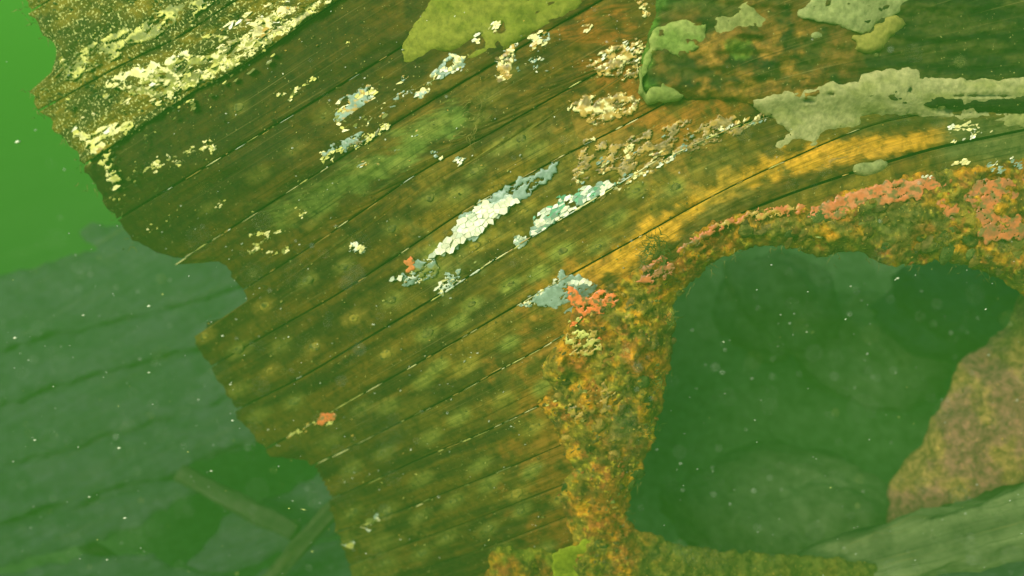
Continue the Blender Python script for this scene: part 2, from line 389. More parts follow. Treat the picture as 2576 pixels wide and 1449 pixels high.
# inner layer seen in the joints
inner = [(80,-120),(110,60),(170,140),(120,225),(200,350),(300,540),(360,612),(470,640),(600,650),(640,780),(520,810),(520,870),(640,1080),(720,1130),
 (830,1150),(870,1300),(900,1400),(930,1540),(1450,1540),(1490,1350),(1470,1100),(1500,900),(1590,750),(1690,665),(1850,580),(2050,550),(2300,530),(2650,550),(3600,570),(3600,-400),(60,-400)]
o = slab('inner_planking', inner, lambda u, v: hd(u, v)+0.03, 30, lambda u, v, d: 0*u, 0.05, M_WOOD,
         lambda u, v, d: np.tile(C(0.022, 0.022, 0.010), (len(u), 1)), seed=3.0)
ship_part(o)

# big horizontal timber above the arch
def rtimber_col(u, v, d):
    n = fbm(u*0.004, v*0.02, 5, 0.6); n3 = fbm(u*0.012, v*0.014+9, 4, 0.6)
    c = mixc(C(0.060, 0.048, 0.009), C(0.016, 0.016, 0.004), ss(-.3, .4, n))
    c = mixc(c, mixc(C(0.045, 0.040, 0.008), C(0.012, 0.012, 0.003), ss(-.3, .3, n)), ss(2150, 2350, u))
    r = blobs(u, v, [(1790,120),(1900,125),(1990,140),(1980,190),(1850,215),(1760,190),(1790,120)], 45, 0.7)
    r2 = 1-ss(110, 260, np.hypot((u-1900)*0.75, (v-150)*1.15))
    c = mixc(c, C(0.20, 0.090, 0.016), r2*0.75*ss(-.5, .3, n3))
    c = mixc(c, C(0.36, 0.19, 0.03), r*ss(-.1, .5, n3+0.1)*0.8)
    g = blobs(u, v, [(1840,115),(1870,125)], 26, 0.7); c = mixc(c, C(0.10, 0.17, 0.02), g*0.75)
    g = 1-ss(8, 42, u-1612+fbm(u*.02, v*.02, 3)*20-(v < 100)*(100-v)*0.3); c = mixc(c, C(0.085, 0.19, 0.02), g*0.8)
    g = ss(40, 0, v)*ss(1900, 1650, u); c = mixc(c, C(0.05, 0.09, 0.015), g*0.6)
    return c
RT = [(1660,-400),(1655,-20),(1648,40),(1625,110),(1613,150),(1612,240),(1700,248),(1900,262),(2100,262),(2400,285),(2680,300),(3640,330),(3640,-400)]
o = slab('stern_timber', RT, lambda u, v: hd(u, v)-0.005, 7,
  lambda u, v, d: 0.03*ss(0, 22, d)+0.010*fbm(u*0.006, v*0.04, 5, .6)+0.008*fbm(u*.03, v*.03, 4, .6)
     + 0.022*np.exp(-((np.hypot((u-1880)*0.8, (v-135)*1.2)-62)/20)**2), 0.09, M_WOOD, rtimber_col, jag=5, freq=0.03, seed=4.1)
ship_part(o, 'dark broad horizontal timber with a round rust stain')

# ------------------------------------------------------------------ rust encrusted iron: post, arch, shoe
def rust_col(u, v, d):
    n = fbm(u*0.008, v*0.008, 5, 0.6); n2 = fbm(u*0.018+5, v*0.018, 5, 0.6); n3 = fbm(u*0.006+20, v*0.006, 3, 0.5); n4 = fbm(u*0.06, v*0.06+4, 3, .6)
    c = mixc(C(0.36, 0.130, 0.020), C(0.14, 0.080, 0.016), ss(-.3, .35, n))
    c = mixc(c, C(0.26, 0.20, 0.030), ss(-.15, .35, n3)*0.8)
    c = mixc(c, C(0.72, 0.30, 0.020), ss(.12, .5, n2)*0.8)
    c = mixc(c, C(0.42, 0.12, 0.030), ss(.35, .6, fbm(u*.02+50, v*.02, 4, .6))*0.8)
    c = mixc(c, C(0.58, 0.42, 0.040), ss(.42, .7, n4+0.3*n)*0.7)
    c = mixc(c, C(0.06, 0.040, 0.012), ss(.25, .6, -n2)*0.7)
    return c*np.array([1.12, 1.2, 1.])
def crust_rel(u, v, d, a=1.0, edge=32, h=0.07):
    lump = fbm(u*0.011, v*0.011, 3, .5); f = fbm(u*.035, v*.035, 5, .62)
    fold = np.abs(fbm(u*0.008+30, v*0.022+u*0.01, 4, .55))
    return h*np.sqrt(ss(0, edge*2, d)) + a*(0.045*lump+0.016*f-0.030*np.exp(-(fold/0.08)**2)) * (0.25+0.75*ss(0, edge, d))
POST = [(1640,640),(1700,640),(1760,640),(1790,662),(1722,722),(1704,745),(1698,800),(1688,900),(1668,1000),(1645,1100),(1622,1160),(1592,1225),
 (1582,1290),(1592,1330),(1620,1380),(1640,1560),(1400,1560),(1400,1420),(1440,1365),(1420,1290),(1405,1240),(1440,1180),(1415,1120),(1395,1070),(1352,1020),(1330,1030),
 (1392,985),(1362,930),(1390,880),(1440,800),(1450,760),(1500,730),(1570,700)]
o = slab('stern_post', POST, lambda u, v: hd(u, v)-0.015+0.05*ss(1580, 1700, u), 6, crust_rel, 0.30, M_RUST, 
   lambda u, v, d: mixc(rust_col(u, v, d), C(.14, .15, .04), (1-ss(20, 75, np.hypot(u-1560, v-1080)))*0.75), jag=9, freq=.03, seed=6.2, grain=False)
ship_part(o, 'rusty stern post crusted with orange and ochre concretion')
ARCH = [(1640,650),(1700,612),(1760,575),(1850,540),(1930,528),(2030,520),(2100,486),(2250,452),(2350,430),(2480,415),(2700,380),(3640,350),(3640,900),
 (2700,790),(2576,745),(2500,692),(2430,668),(2350,655),(2300,668),(2230,666),(2190,645),(2140,630),(2080,642),(2020,635),(1970,618),(1900,620),(1850,635),(1790,662),(1750,690),(1700,730),(1680,700)]
def arch_col(u, v, d):
    c = rust_col(u, v, d)
    n = fbm(u*.01, v*.01+70, 4, .6)
    c = mixc(c, C(.17, .16, .035), ss(-.1, .4, n)*0.55*ss(1800, 1950, u)*ss(500, 560, v))
    c = mixc(c, C(.13, .14, .035), (1-ss(30, 90, np.hypot((u-2250)*.7, v-545)))*0.8)
    c = mixc(c, C(.035, .035, .018), ss(2440, 2600, u)*ss(420, 380, v)*.5)
    return c
o = slab('propeller_arch', ARCH, lambda u, v: hd(u, v)-0.015+0.04*ss(560, 700, v), 6, crust_rel, 0.30, M_RUST, arch_col, jag=8, freq=.03, seed=7.7, grain=False)
ship_part(o, 'rust crusted curved rim over the propeller opening')
SHOE = [(1230,1400),(1250,1378),(1330,1376),(1400,1392),(1470,1365),(1520,1330),(1590,1325),(1680,1362),(1780,1378),(1900,1392),(2060,1398),(2200,1420),(2300,1600),(1180,1600)]
def shoe_col(u, v, d):
    c = rust_col(u, v, d)*0.75
    n = fbm(u*.012, v*.012+30, 4, .6)
    c = mixc(c, C(.22, .25, .022), ss(-.2, .5, n)*0.8*ss(1700, 1400, u))
    return mixc(c, C(.14, .15, .025), ss(1550, 1700, u)*.85)
o = slab('keel_shoe', SHOE, lambda u, v: hd(np.minimum(u, 1700), v)-0.01+0.25*ss(1600, 2100, u), 7, lambda u, v, d: crust_rel(u, v, d, .8, 30, .06), .3, M_RUST, shoe_col, jag=9, freq=.03, seed=8.8, grain=False)
ship_part(o, 'yellow green weedy shoe under the stern post')

# ------------------------------------------------------------------ flaked paint
def clip(poly, p, n):
    out = []; m = len(poly)
    for k in range(m):
        a, b = poly[k], poly[(k+1) % m]
        da = (a[0]-p[0])*n[0]+(a[1]-p[1])*n[1]; db = (b[0]-p[0])*n[0]+(b[1]-p[1])*n[1]
        if da <= 0: out.append(a)
        if (da < 0 < db) or (db < 0 < da):
            t = da/(da-db); out.append((a[0]+(b[0]-a[0])*t, a[1]+(b[1]-a[1])*t))
    return out
def flakes(poly, size, keep, pal, base=0.014, h=0.004, shrink=0.97, stretch=1.6, seed=1, tilt=0.0025, name='paint_patch', label=None, dfn=None, jag=8):
    rg = random.Random(seed*7+1)
    ca, sa = math.cos(-0.56), math.sin(-0.56)        # along the grain
    f = lambda x, y: ((x*ca+y*sa)/stretch, (-x*sa+y*ca))
    g = lambda a, b: (a*stretch*ca-b*sa, a*stretch*sa+b*ca)
    B = resample(poly, 8, jag, .05, seed)
    Q = np.array([f(*p) for p in B]); x0, y0 = Q.min(0)-size*2; x1, y1 = Q.max(0)+size*2
    nx, ny = int((x1-x0)/size)+1, int((y1-y0)/size)+1
    S = {}
    for i in range(nx):
        for j in range(ny): S[i, j] = (x0+(i+rg.uniform(-.1, 1.1))*size, y0+(j+rg.uniform(-.1, 1.1))*size)
    keys = list(S); cc = np.array([g(*S[k]) for k in keys]); ins = inpoly(cc[:, 0], cc[:, 1], B) & ~groove(cc[:, 0], cc[:, 1])
    kn = fbm(cc[:, 0]*0.03+seed, cc[:, 1]*0.03, 3, .6)
    V = []; F = []; CC = []
    for q, k in enumerate(keys):
        if not ins[q] or kn[q] > (keep-0.5)*1.7+rg.uniform(-.25, .25): continue
        c = S[k]; P = [(c[0]-2*size, c[1]-2*size), (c[0]+2*size, c[1]-2*size), (c[0]+2*size, c[1]+2*size), (c[0]-2*size, c[1]+2*size)]
        for di in (-2, -1, 0, 1, 2):
            for dj in (-2, -1, 0, 1, 2):
                o2 = S.get((k[0]+di, k[1]+dj))
                if (di or dj) and o2: P = clip(P, ((c[0]+o2[0])/2, (c[1]+o2[1])/2), (o2[0]-c[0], o2[1]-c[1]))
        if len(P) < 3: continue
        sh = shrink*rg.uniform(.93, 1.02)
        P = [g(c[0]+(p[0]-c[0])*sh, c[1]+(p[1]-c[1])*sh) for p in P]; c = g(*c)
        b0 = len(V); n = len(P); tx, ty = rg.gauss(0, tilt), rg.gauss(0, tilt); hh = h*rg.uniform(.6, 1.5)
        for p in P: V.append((p[0], p[1], base+hh+(p[0]-c[0])*tx/size*1.4+(p[1]-c[1])*ty/size*1.4))
        for p in P: V.append((p[0], p[1], base-0.012))
        F.append([b0+x for x in range(n)][::-1])
        for x in range(n): F.append([b0+x, b0+(x+1) % n, b0+n+(x+1) % n, b0+n+x])
        col = pal(c[0], c[1], rg); CC += [col]*(2*n)
    if not V: return None
    V = np.array(V); d = (dfn or hd)(V[:, 0], V[:, 1])-V[:, 2]
    o = link(name, world(V[:, 0], V[:, 1], d), F, M_PAINT, cols=np.array(CC), smooth=False)
    ship_part(o, label, kind='stuff'); return o
def groove(u, v):
    t = tfield(u, v); return (t < 3.1) & (np.abs(t-np.round(t)-.03*fbm(np.asarray(u)*.03, np.asarray(v)*.03, 2)) < np.where(np.round(t) == 2, .11, .05))
def film(poly, ca, cb, thr=.2, hf=.05, base=.008, h=.002, jag=9, freq=.05, seed=1, label=None, step=4.0, name='paint_patch', cc=None, dfn=None):
    q = fbm
    def cf(u, v, d):
        c = mixc(np.tile(C(*ca), (len(u), 1)), C(*cb), ss(-.25, .35, fbm(u*.025+seed, v*.03, 4, .6)))
        if cc: c = mixc(c, C(*cc), ss(.15, .35, fbm(u*.05+seed*2, v*.06, 3, .6)))
        return c
    o = slab(name, poly, dfn or hd, step, lambda u, v, d: base+h*ss(0, 4, d)+.0012*fbm(u*.12, v*.12, 2), .012, M_PAINT, cf, jag=jag, freq=freq, seed=float(seed),
             grain=False, drop=lambda u, v: groove(u, v) | (fbm((u*.86-v*.5)*hf*.6+seed, (u*.5+v*.86)*hf*1.3, 4, .62) > thr))
    ship_part(o, label); return o
def pal(*cs, jit=.12):
    def f(x, y, rg):
        q = float(fbm(x*0.02, y*0.02+3, 2))*1.2+.5+rg.uniform(-.25, .25)
        k = min(len(cs)-1, max(0, int(q*len(cs)))); j = 1+rg.uniform(-jit, jit)
        return tuple(c*j for c in cs[k])
    return f
WHT = (.86, .84, .56); WH2 = (.76, .80, .56); GRY = (.27, .36, .26); GR2 = (.20, .28, .20); YEL = (.62, .58, .14); YW = (.82, .74, .30)
ORG = (.80, .17, .045); SAL = (.56, .15, .05); OCH = (.48, .30, .06); BRN = (.20, .13, .04); TEAL = (.15, .42, .22); OLV = (.20, .20, .045)
PW = pal(WHT, WHT, WH2); PG = pal(GR2, GRY, GRY, WH2); PM = pal(WHT, GRY, GR2, OLV, OCH)
FL = [
 ([(1078,640),(1130,598),(1150,560),(1200,520),(1290,490),(1310,500),(1270,530),(1225,568),(1180,600),(1135,632),(1088,650)], 12.5, 1.0, PW, 'crackled white paint strip'),
 ([(1150,590),(1190,570),(1200,600),(1160,612)], 16, .7, PG, None),
 ([(1330,585),(1345,548),(1400,505),(1470,470),(1550,448),(1565,462),(1480,508),(1410,548),(1345,592)], 16, .72, pal(WHT, GRY, GRY, TEAL, WH2), None),
 ([(1290,615),(1300,592),(1325,590),(1328,605),(1305,625)], 9, .8, pal(WH2, GRY), None),
 ([(1395,500),(1420,485),(1440,490),(1410,520)], 10, .6, pal(TEAL, WH2), None),
 ([(842,300),(848,255),(905,225),(930,215),(950,255),(990,225),(1022,180),(1030,205),(990,270),(960,300),(900,325),(850,330)], 16, .66, pal(GRY, GR2, YW, WHT), 'grey flaking paint patch below the sponge'),
 ([(800,400),(850,370),(930,320),(1000,290),(960,335),(880,380),(815,410)], 9, .35, pal(GRY, WHT, OCH), None),
 ([(900,410),(960,375),(1030,340),(1100,290),(1060,345),(980,395),(905,425)], 8, .33, pal(GRY, OCH, WH2), None),
 ([(1040,245),(1060,205),(1090,165),(1130,135),(1175,140),(1160,175),(1110,195),(1085,230),(1060,252)], 15, .72, pal(YW, GRY, WHT, YEL), None),
 ([(1170,100),(1195,80),(1212,92),(1205,108),(1185,105)], 14, .9, pal(WHT, YW), None),
 ([(1225,60),(1240,48),(1262,60),(1250,82),(1230,80)], 14, .95, pal(WHT, YW), None),
 ([(1250,150),(1270,125),(1300,110),(1295,140),(1282,200),(1258,218),(1255,190)], 9, .7, pal(OCH, BRN, YW), None),
 ([(1330,85),(1365,80),(1395,92),(1385,118),(1340,125)], 15, .75, pal(YW, OCH, YW), None),
 ([(1300,160),(1350,140),(1368,148),(1350,178),(1315,185)], 9, .5, pal(WHT, GRY), None),
 ([(1462,60),(1480,50),(1490,65),(1475,82),(1463,78)], 12, .9, pal(WHT, YW), None),
 ([(1098,728),(1112,705),(1130,685),(1152,683),(1150,705),(1128,730),(1112,745),(1100,742)], 16, .8, pal(WHT, YW, GRY), None),
 ([(990,700),(1003,693),(1015,703),(995,705)], 10, .95, PW, None),
 ([(1040,660),(1080,650),(1100,670),(1080,700),(1020,715),(1010,700)], 14, .4, pal(GR2, GRY, OLV), None),
 ([(878,618),(895,610),(918,625),(915,640),(890,636)], 12, .85, pal(WHT, GRY), None),
 ([(1310,768),(1350,738),(1405,704),(1412,680),(1420,700),(1360,742),(1330,775)], 10, .75, pal(WHT, YW, GRY), None),
 ([(1430,712),(1450,722),(1465,712),(1480,722),(1500,715),(1503,722),(1470,705)], 8, .8, PW, None),
 ([(722,1102),(760,1078),(795,1056),(800,1066),(760,1088)], 8, .6, pal(YEL, OCH), None),
 ([(815,1068),(845,1052),(842,1068),(825,1072)], 7, .7, pal(YEL, YEL), None),
 ([(1440,430),(1500,390),(1570,360),(1700,345),(1850,300),(1925,285),(1930,300),(1860,335),(1700,395),(1600,440),(1500,440)], 10, .22, pal(OCH, GRY, OCH, YW, BRN), 'grey white paint crumbs along a curved seam'),
 ([(1500,492),(1600,425),(1700,378),(1780,335),(1860,305),(1935,283),(1905,312),(1840,336),(1760,368),(1700,400),(1600,450),(1510,505)], 11, .6, pal(WHT, GRY, YW, GR2), None),
 ([(1425,265),(1455,238),(1485,245),(1480,270),(1440,278)], 11, .6, pal(OCH, YW), None),
 ([(1470,300),(1490,265),(1560,235),(1610,250),(1600,275),(1540,300),(1490,315)], 11, .6, pal(OCH, BRN, YW, OCH), None),
 ([(1475,165),(1530,120),(1600,95),(1625,110),(1600,190),(1570,195),(1500,185)], 10, .42, pal(WHT, BRN, OCH, YW), None),
 ([(1605,0),(1625,5),(1632,35),(1620,40),(1603,20)], 10, .9, pal(WHT, YW), None),
 ([(2385,318),(2440,310),(2470,318),(2440,330),(2390,332)], 12, .75, pal(YW, WHT), None),
 ([(2370,352),(2440,335),(2500,330),(2450,352),(2380,362)], 9, .5, pal(WHT, YW), None),
 ([(2390,410),(2440,398),(2445,412),(2410,418)], 13, .9, pal(WHT, YW), None),
 ([(2300,450),(2380,420),(2520,390),(2600,380),(2600,440),(2480,430),(2330,452)], 8, .22, pal(WHT, YW, GRY), None),
 ([(2515,200),(2540,180),(2600,172),(2610,215),(2560,218),(2525,212)], 15, .9, pal(WHT, YW), None),
 ([(1440,800),(1480,785),(1490,810),(1520,830),(1505,870),(1450,890),(1415,850)], 9, .5, pal(OCH, YEL, ORG), None),
 ([(1420,840),(1500,830),(1490,890),(1440,900)], 8, .5, pal(OCH, YEL), None),
 ([(1355,1020),(1400,1005),(1470,975),(1520,985),(1480,1060),(1430,1040),(1385,1028)], 9, .42, pal(OCH, YEL, OLV), None),
 ([(1440,1370),(1500,1345),(1530,1330),(1520,1352),(1450,1385)], 7, .5, pal(YEL, OLV), None),
 ([(860,1370),(880,1362),(895,1372),(885,1378)], 8, .7, pal(OLV, YEL), None),
 ([(905,1330),(940,1298),(960,1300),(930,1325)], 7, .35, pal(YEL, OLV), None),
 ([(625,625),(632,592),(668,585),(690,575),(708,582),(672,600),(640,640)], 9, .42, pal(YEL, OLV, YW), None),
 ([(660,635),(700,620),(745,600),(755,612),(735,632),(680,640)], 10, .6, pal(WHT, YW), None),
 ([(728,550),(745,522),(768,530),(770,550),(740,562)], 8, .6, pal(YEL, OCH), None),
 ([(360,430),(400,395),(455,385),(520,350),(550,345),(545,375),(500,392),(430,420),(375,445)], 10, .36, pal(YW, WHT, OLV), None),
 ([(355,578),(380,558),(415,570),(420,592),(390,590)], 11, .6, pal(YW, YEL), None),
 ([(680,240),(730,232),(790,192),(795,200),(745,238),(720,250)], 9, .6, pal(WHT, YW), None),
 ([(868,105),(877,96),(888,105),(878,114)], 10, .95, pal(WHT, YW), None),
 ([(495,530),(540,512),(590,488),(585,505),(530,535)], 9, .35, pal(WHT, YW, OLV), None),
 ([(1000,240),(1050,190),(1060,200),(1010,260)], 9, .2, pal(YW, OLV), None),
 ([(1090,385),(1100,380),(1108,395),(1095,400)], 9, .9, pal(WHT, GRY), None),
 ([(1140,405),(1160,392),(1170,408),(1150,420)], 9, .8, pal(WHT, GRY), None),
 ([(1440,440),(1470,430),(1480,455),(1450,468)], 8, .5, pal(GRY, YW), None),
 ([(1470,358),(1490,340),(1500,352),(1480,372)], 9, .6, pal(YW, OLV), None),
 ([(1562,370),(1580,355),(1592,370),(1575,388)], 12, .9, pal(OCH, YW), None),
]
for k, (pg, sz, kp, pl, lb) in enumerate(FL):
    right = pg[0][0] > 1600 or (pg[0][0] > 1340 and 640 < pg[0][1] < 1100)
    deep = (lambda u, v: hd(u, v))
    if pl is PW: film(pg, WH2, GRY, .3, seed=k+200, base=.0095, hf=.05)
    else:
        sz *= .42; Wd = k >= 5 and pg[0][0] < 1700 and lb != 'grey white paint crumbs along a curved seam'
        if Wd:
            rs = pg[0][0] > 1390
            film(pg, BRN if rs else (WH2 if pg[0][0] > 820 else YEL), OCH if rs else (OLV if pg[0][0] < 820 else GRY), kp*.55-.3, seed=k+300, base=.006, hf=.07, h=.001, jag=12, step=3.2, cc=YW); kp *= .5 if rs else .65
    if pg[0][0] < 900 and pg[0][1] < 700: pl = pal(YW, YEL, OLV, YW) if k % 2 else pal(YW, YEL, YEL)
    flakes(pg, sz, kp*.92, pl, base=0.075 if (right and (pg[0][1] > 440 and pg[0][1] < 1100)) or lb == 'bright orange paint patch on the stern post' else (0.016 if pl is PW else .010), seed=k+2, label=lb,
           h=0.003 if pl is PW else .0018, stretch=1.2 if pl is PW else 2.1, tilt=.0025 if pl is PW else .0012, jag=7)
# crusty pale paint on the rotten upper-left planks
UL = [
 ([(255,205),(330,175),(420,150),(470,118),(560,55),(680,0),(820,-20),(800,30),(700,95),(610,150),(500,200),(415,248),(330,226),(270,216)], 10, .55, pal(YW, WHT, YEL, OLV, YW)),
 ([(420,215),(520,165),(600,130),(590,165),(500,200),(440,232)], 16, .75, pal(YW, YEL)),
 ([(560,75),(640,40),(720,10),(800,0),(760,50),(660,105),(600,110)], 11, .62, pal(WHT, YW, OCH)),
 ([(150,150),(200,120),(280,95),(400,70),(460,80),(330,145),(220,210),(160,205)], 8, .30, pal(YEL, OLV, YW)),
 ([(160,80),(200,50),(290,10),(300,-20),(340,-20),(270,35),(230,75),(180,90)], 9, .42, pal(YW, YEL, OLV)),
 ([(340,60),(420,20),(560,-20),(620,-20),(500,45),(400,85),(350,90)], 8, .3, pal(YEL, OLV, YW)),
 ([(190,330),(230,320),(300,312),(335,315),(295,365),(245,400),(215,370)], 13, .66, pal(YW, WHT, YEL)),
 ([(150,255),(240,235),(360,240),(430,262),(370,300),(260,310),(190,330)], 8, .30, pal(OLV, YEL, YW)),
 ([(105,210),(150,190),(210,185),(200,215),(150,232),(120,228)], 9, .5, pal(YW, YEL, OLV)),
 ([(230,380),(260,370),(275,430),(310,440),(300,470),(270,468),(245,420)], 11, .6, pal(WHT, YW, OCH)),
 ([(360,330),(420,270),(520,225),(620,180),(700,130),(680,160),(560,230),(440,300),(380,345)], 7, .2, pal(YEL, OLV)),
]
for k, (pg, sz, kp, pl) in enumerate(UL):
    flakes(pg, sz*.6, kp*.62, pl, base=0.030, seed=90+k, h=0.003, tilt=0.003, shrink=.98, stretch=3.0, jag=12, name='paint_crust')

FM = [
 (([(1150,560),(1180,530),(1250,485),(1320,445),(1405,405),(1395,440),(1330,490),(1295,520),(1230,555),(1190,600),(1165,612),(1150,590)]), GR2, GRY, .45, None),
 (([(1330,585),(1345,548),(1400,505),(1470,470),(1550,448),(1565,462),(1480,508),(1410,548),(1345,592)]), GRY, GR2, .2, TEAL),
 (([(1290,615),(1300,592),(1325,590),(1328,605),(1305,625)]), GRY, WH2, .4, None),
 (([(842,300),(848,255),(905,225),(930,215),(950,255),(990,225),(1022,180),(1030,205),(990,270),(960,300),(900,325),(850,330)]), GRY, GR2, .4, OCH),
 (([(830,370),(900,330),(960,325),(930,350),(850,385),(800,405)]), GR2, BRN, .05, GRY),
 (([(1045,240),(1100,165),(1130,135),(1175,140),(1160,175),(1110,195),(1085,230),(1060,252)]), GRY, OLV, .1, YW),
 (([(1040,660),(1080,650),(1110,670),(1090,700),(1020,715),(1000,700)]), GR2, OLV, .15, None),
 (([(1318,768),(1400,708),(1412,682),(1430,690),(1470,700),(1500,712),(1508,735),(1480,775),(1450,785),(1405,790),(1385,772),(1345,768)]), GRY, GR2, .5, (.3, .4, .3)),
 (([(1250,215),(1252,150),(1270,125),(1300,110),(1290,160),(1275,210)]), OCH, BRN, .25, YW),
 (([(1475,165),(1530,120),(1600,95),(1620,115),(1605,190),(1570,195),(1500,185)]), BRN, OCH, .05, YW),
 (([(1440,275),(1470,240),(1560,235),(1610,255),(1600,280),(1540,300),(1480,310)]), OCH, BRN, .2, YW),
 (([(1440,440),(1460,380),(1500,360),(1570,350),(1640,320),(1850,290),(1930,285),(1860,335),(1700,395),(1600,440),(1500,440)]), BRN, OCH, -.04, (.4,.28,.1)),
 (([(340,60),(420,20),(560,-20),(700,-20),(560,50),(420,110),(330,150),(220,205),(160,200),(150,150)]), OLV, YEL, .0, None),
]
for k, (pg, a, b, th, c3) in enumerate(FM): film(pg, a, b, th, seed=k+3, cc=c3, hf=.03, base=.034 if k == 12 else .009)
ORGF = [
 ([(1425,722),(1450,722),(1455,745),(1480,745),(1500,735),(1545,735),(1548,765),(1520,792),(1470,792),(1445,780),(1430,755)], ORG, (.85,.21,.06), .4, .085, 'bright orange paint patch on the stern post'),
 ([(1018,655),(1038,648),(1045,662),(1042,684),(1025,685),(1018,670)], ORG, (.68,.21,.06), .6, .012, 'small bright orange paint scrap'),
 ([(788,1052),(815,1040),(840,1035),(843,1055),(812,1070),(795,1068)], ORG, (.62,.2,.06), .8, .012, 'orange paint scrap on a lower plank'),
 ([(2028,548),(2060,515),(2120,490),(2250,455),(2350,448),(2385,500),(2370,515),(2300,500),(2200,520),(2150,545),(2090,552)], SAL, (.58,.20,.08), .8, .075, 'salmon paint strip along the arch top'),
 ([(2365,470),(2450,455),(2600,440),(2900,480),(2880,590),(2600,600),(2480,610),(2450,585),(2390,560),(2360,520)], SAL, (.36,.12,.05), .6, .075, 'broad salmon paint sheet at the far right'),
 ([(1780,575),(1850,545),(1930,522),(2030,516),(2020,535),(1930,548),(1860,562)], SAL, OCH, .15, .07, None),
 ([(1600,708),(1620,670),(1650,645),(1690,650),(1692,690),(1640,712)], SAL, (.36,.14,.06), .15, .08, None),
 ([(1700,632),(1750,590),(1815,556),(1822,572),(1760,607),(1715,642)], SAL, BRN, .1, .07, None),
 ([(1500,1010),(1520,960),(1545,985),(1530,1010),(1540,1030),(1515,1040)], (.45,.25,.05), OCH, .3, .095, None),
 ([(1415,850),(1450,830),(1500,835),(1520,870),(1480,900),(1440,890)], OCH, YEL, .1, .09, None),
 ([(1430,1020),(1470,1010),(1485,1050),(1460,1070),(1435,1050)], OCH, (.5,.36,.05), .2, .095, None),
]
for k, (pg, a, b, th, bs, lb) in enumerate(ORGF): film(pg, a, b, th, seed=k+40, base=bs, label=lb, cc=BRN if th > .15 else None, hf=.06)
for k, (pg, a, b, th) in enumerate([
 ([(255,205),(330,172),(400,150),(470,118),(480,140),(400,180),(340,222),(300,224),(270,216)], (.72,.66,.24), (.85,.85,.42), .5),
 ([(300,225),(350,190),(480,140),(560,80),(640,60),(780,-10),(820,-5),(700,90),(600,160),(500,205),(420,250)], (.30,.29,.045), (.16,.15,.03), .2),
 ([(420,244),(500,203),(600,160),(690,105),(800,25),(830,0),(800,-10),(700,75),(600,140),(500,185)], YW, YEL, .02),
 ([(420,235),(500,190),(560,150),(640,110),(600,165),(500,205),(440,245)], YEL, YW, .1),
 ([(560,95),(640,50),(720,10),(810,-5),(770,45),(680,100),(600,140)], (.42,.36,.14), YW, .05),
 ([(190,330),(230,320),(300,312),(335,315),(295,365),(245,400),(215,370)], YW, YEL, .12),
 ([(240,395),(265,385),(285,430),(305,450),(285,468),(255,430)], YEL, YW, .1),
 ([(300,110),(400,60),(480,70),(420,110),(340,140)], YEL, OLV, .0)]):
    film(pg, a, b, th+.08, seed=k+60, base=.034, name='paint_crust', jag=12, hf=.04, cc=YW if k < 3 else None)

# pale caulking and paint left along the joints
for si, segs in {4: [(420,960,.5)], 5: [(440,620,.8),(700,1000,.35)], 6: [(640,1210,.5),(1209,1500,.25)], 7: [(900,1400,.55),(1400,1600,.6)],
                 8: [(620,1110,.3),(1105,1500,.95),(1500,1930,.9)], 9: [(720,1310,.6),(1310,1420,.8),(1600,2230,.45)], 10: [(800,1400,.7),(1850,2350,.3)],
                 11: [(859,1080,.35),(1080,1340,.8)], 12: [(859,1300,.55)], 13: [(880,1040,.6),(1100,1400,.15)]}.items():
    V = []; F = []; CC = []; rg = random.Random(si)
    for (a, b, pk) in segs:
        x = a
        while x < b:
            L = rg.uniform(5, 42)
            if rg.random() < pk and float(fbm(x*.013, si*9.0, 2)) < (pk-.4)*1.4:
                wd = rg.uniform(.6, 2.0)*(1.6 if pk > .9 else 1); off = rg.gauss(0, 1.6)
                n = 4; b0 = len(V); col = rg.choice([YEL, YW, OCH, WH2, YW] if si < 10 else [YEL, OLV, YW, OCH])
                for q in range(n+1):
                    xx = x+L*q/n; ww = wd*(.35 if q in (0, n) else 1)*rg.uniform(.6, 1.2)
                    yy = float(seam(si, xx))+off
                    V += [(xx, yy-ww, .012), (xx, yy, .0155), (xx, yy+ww, .012)]; CC += [col]*3
                for q in range(n):
                    k0 = b0+q*3
                    F += [[k0, k0+1, k0+4, k0+3], [k0+1, k0+2, k0+5, k0+4]]
            x += L*rg.uniform(.8, 1.4)
    V = np.array(V)
    o = link('caulking', world(V[:, 0], V[:, 1], hd(V[:, 0], V[:, 1])-V[:, 2]), F, M_PAINT, cols=np.array(CC)*.8)
    ship_part(o, kind='stuff')

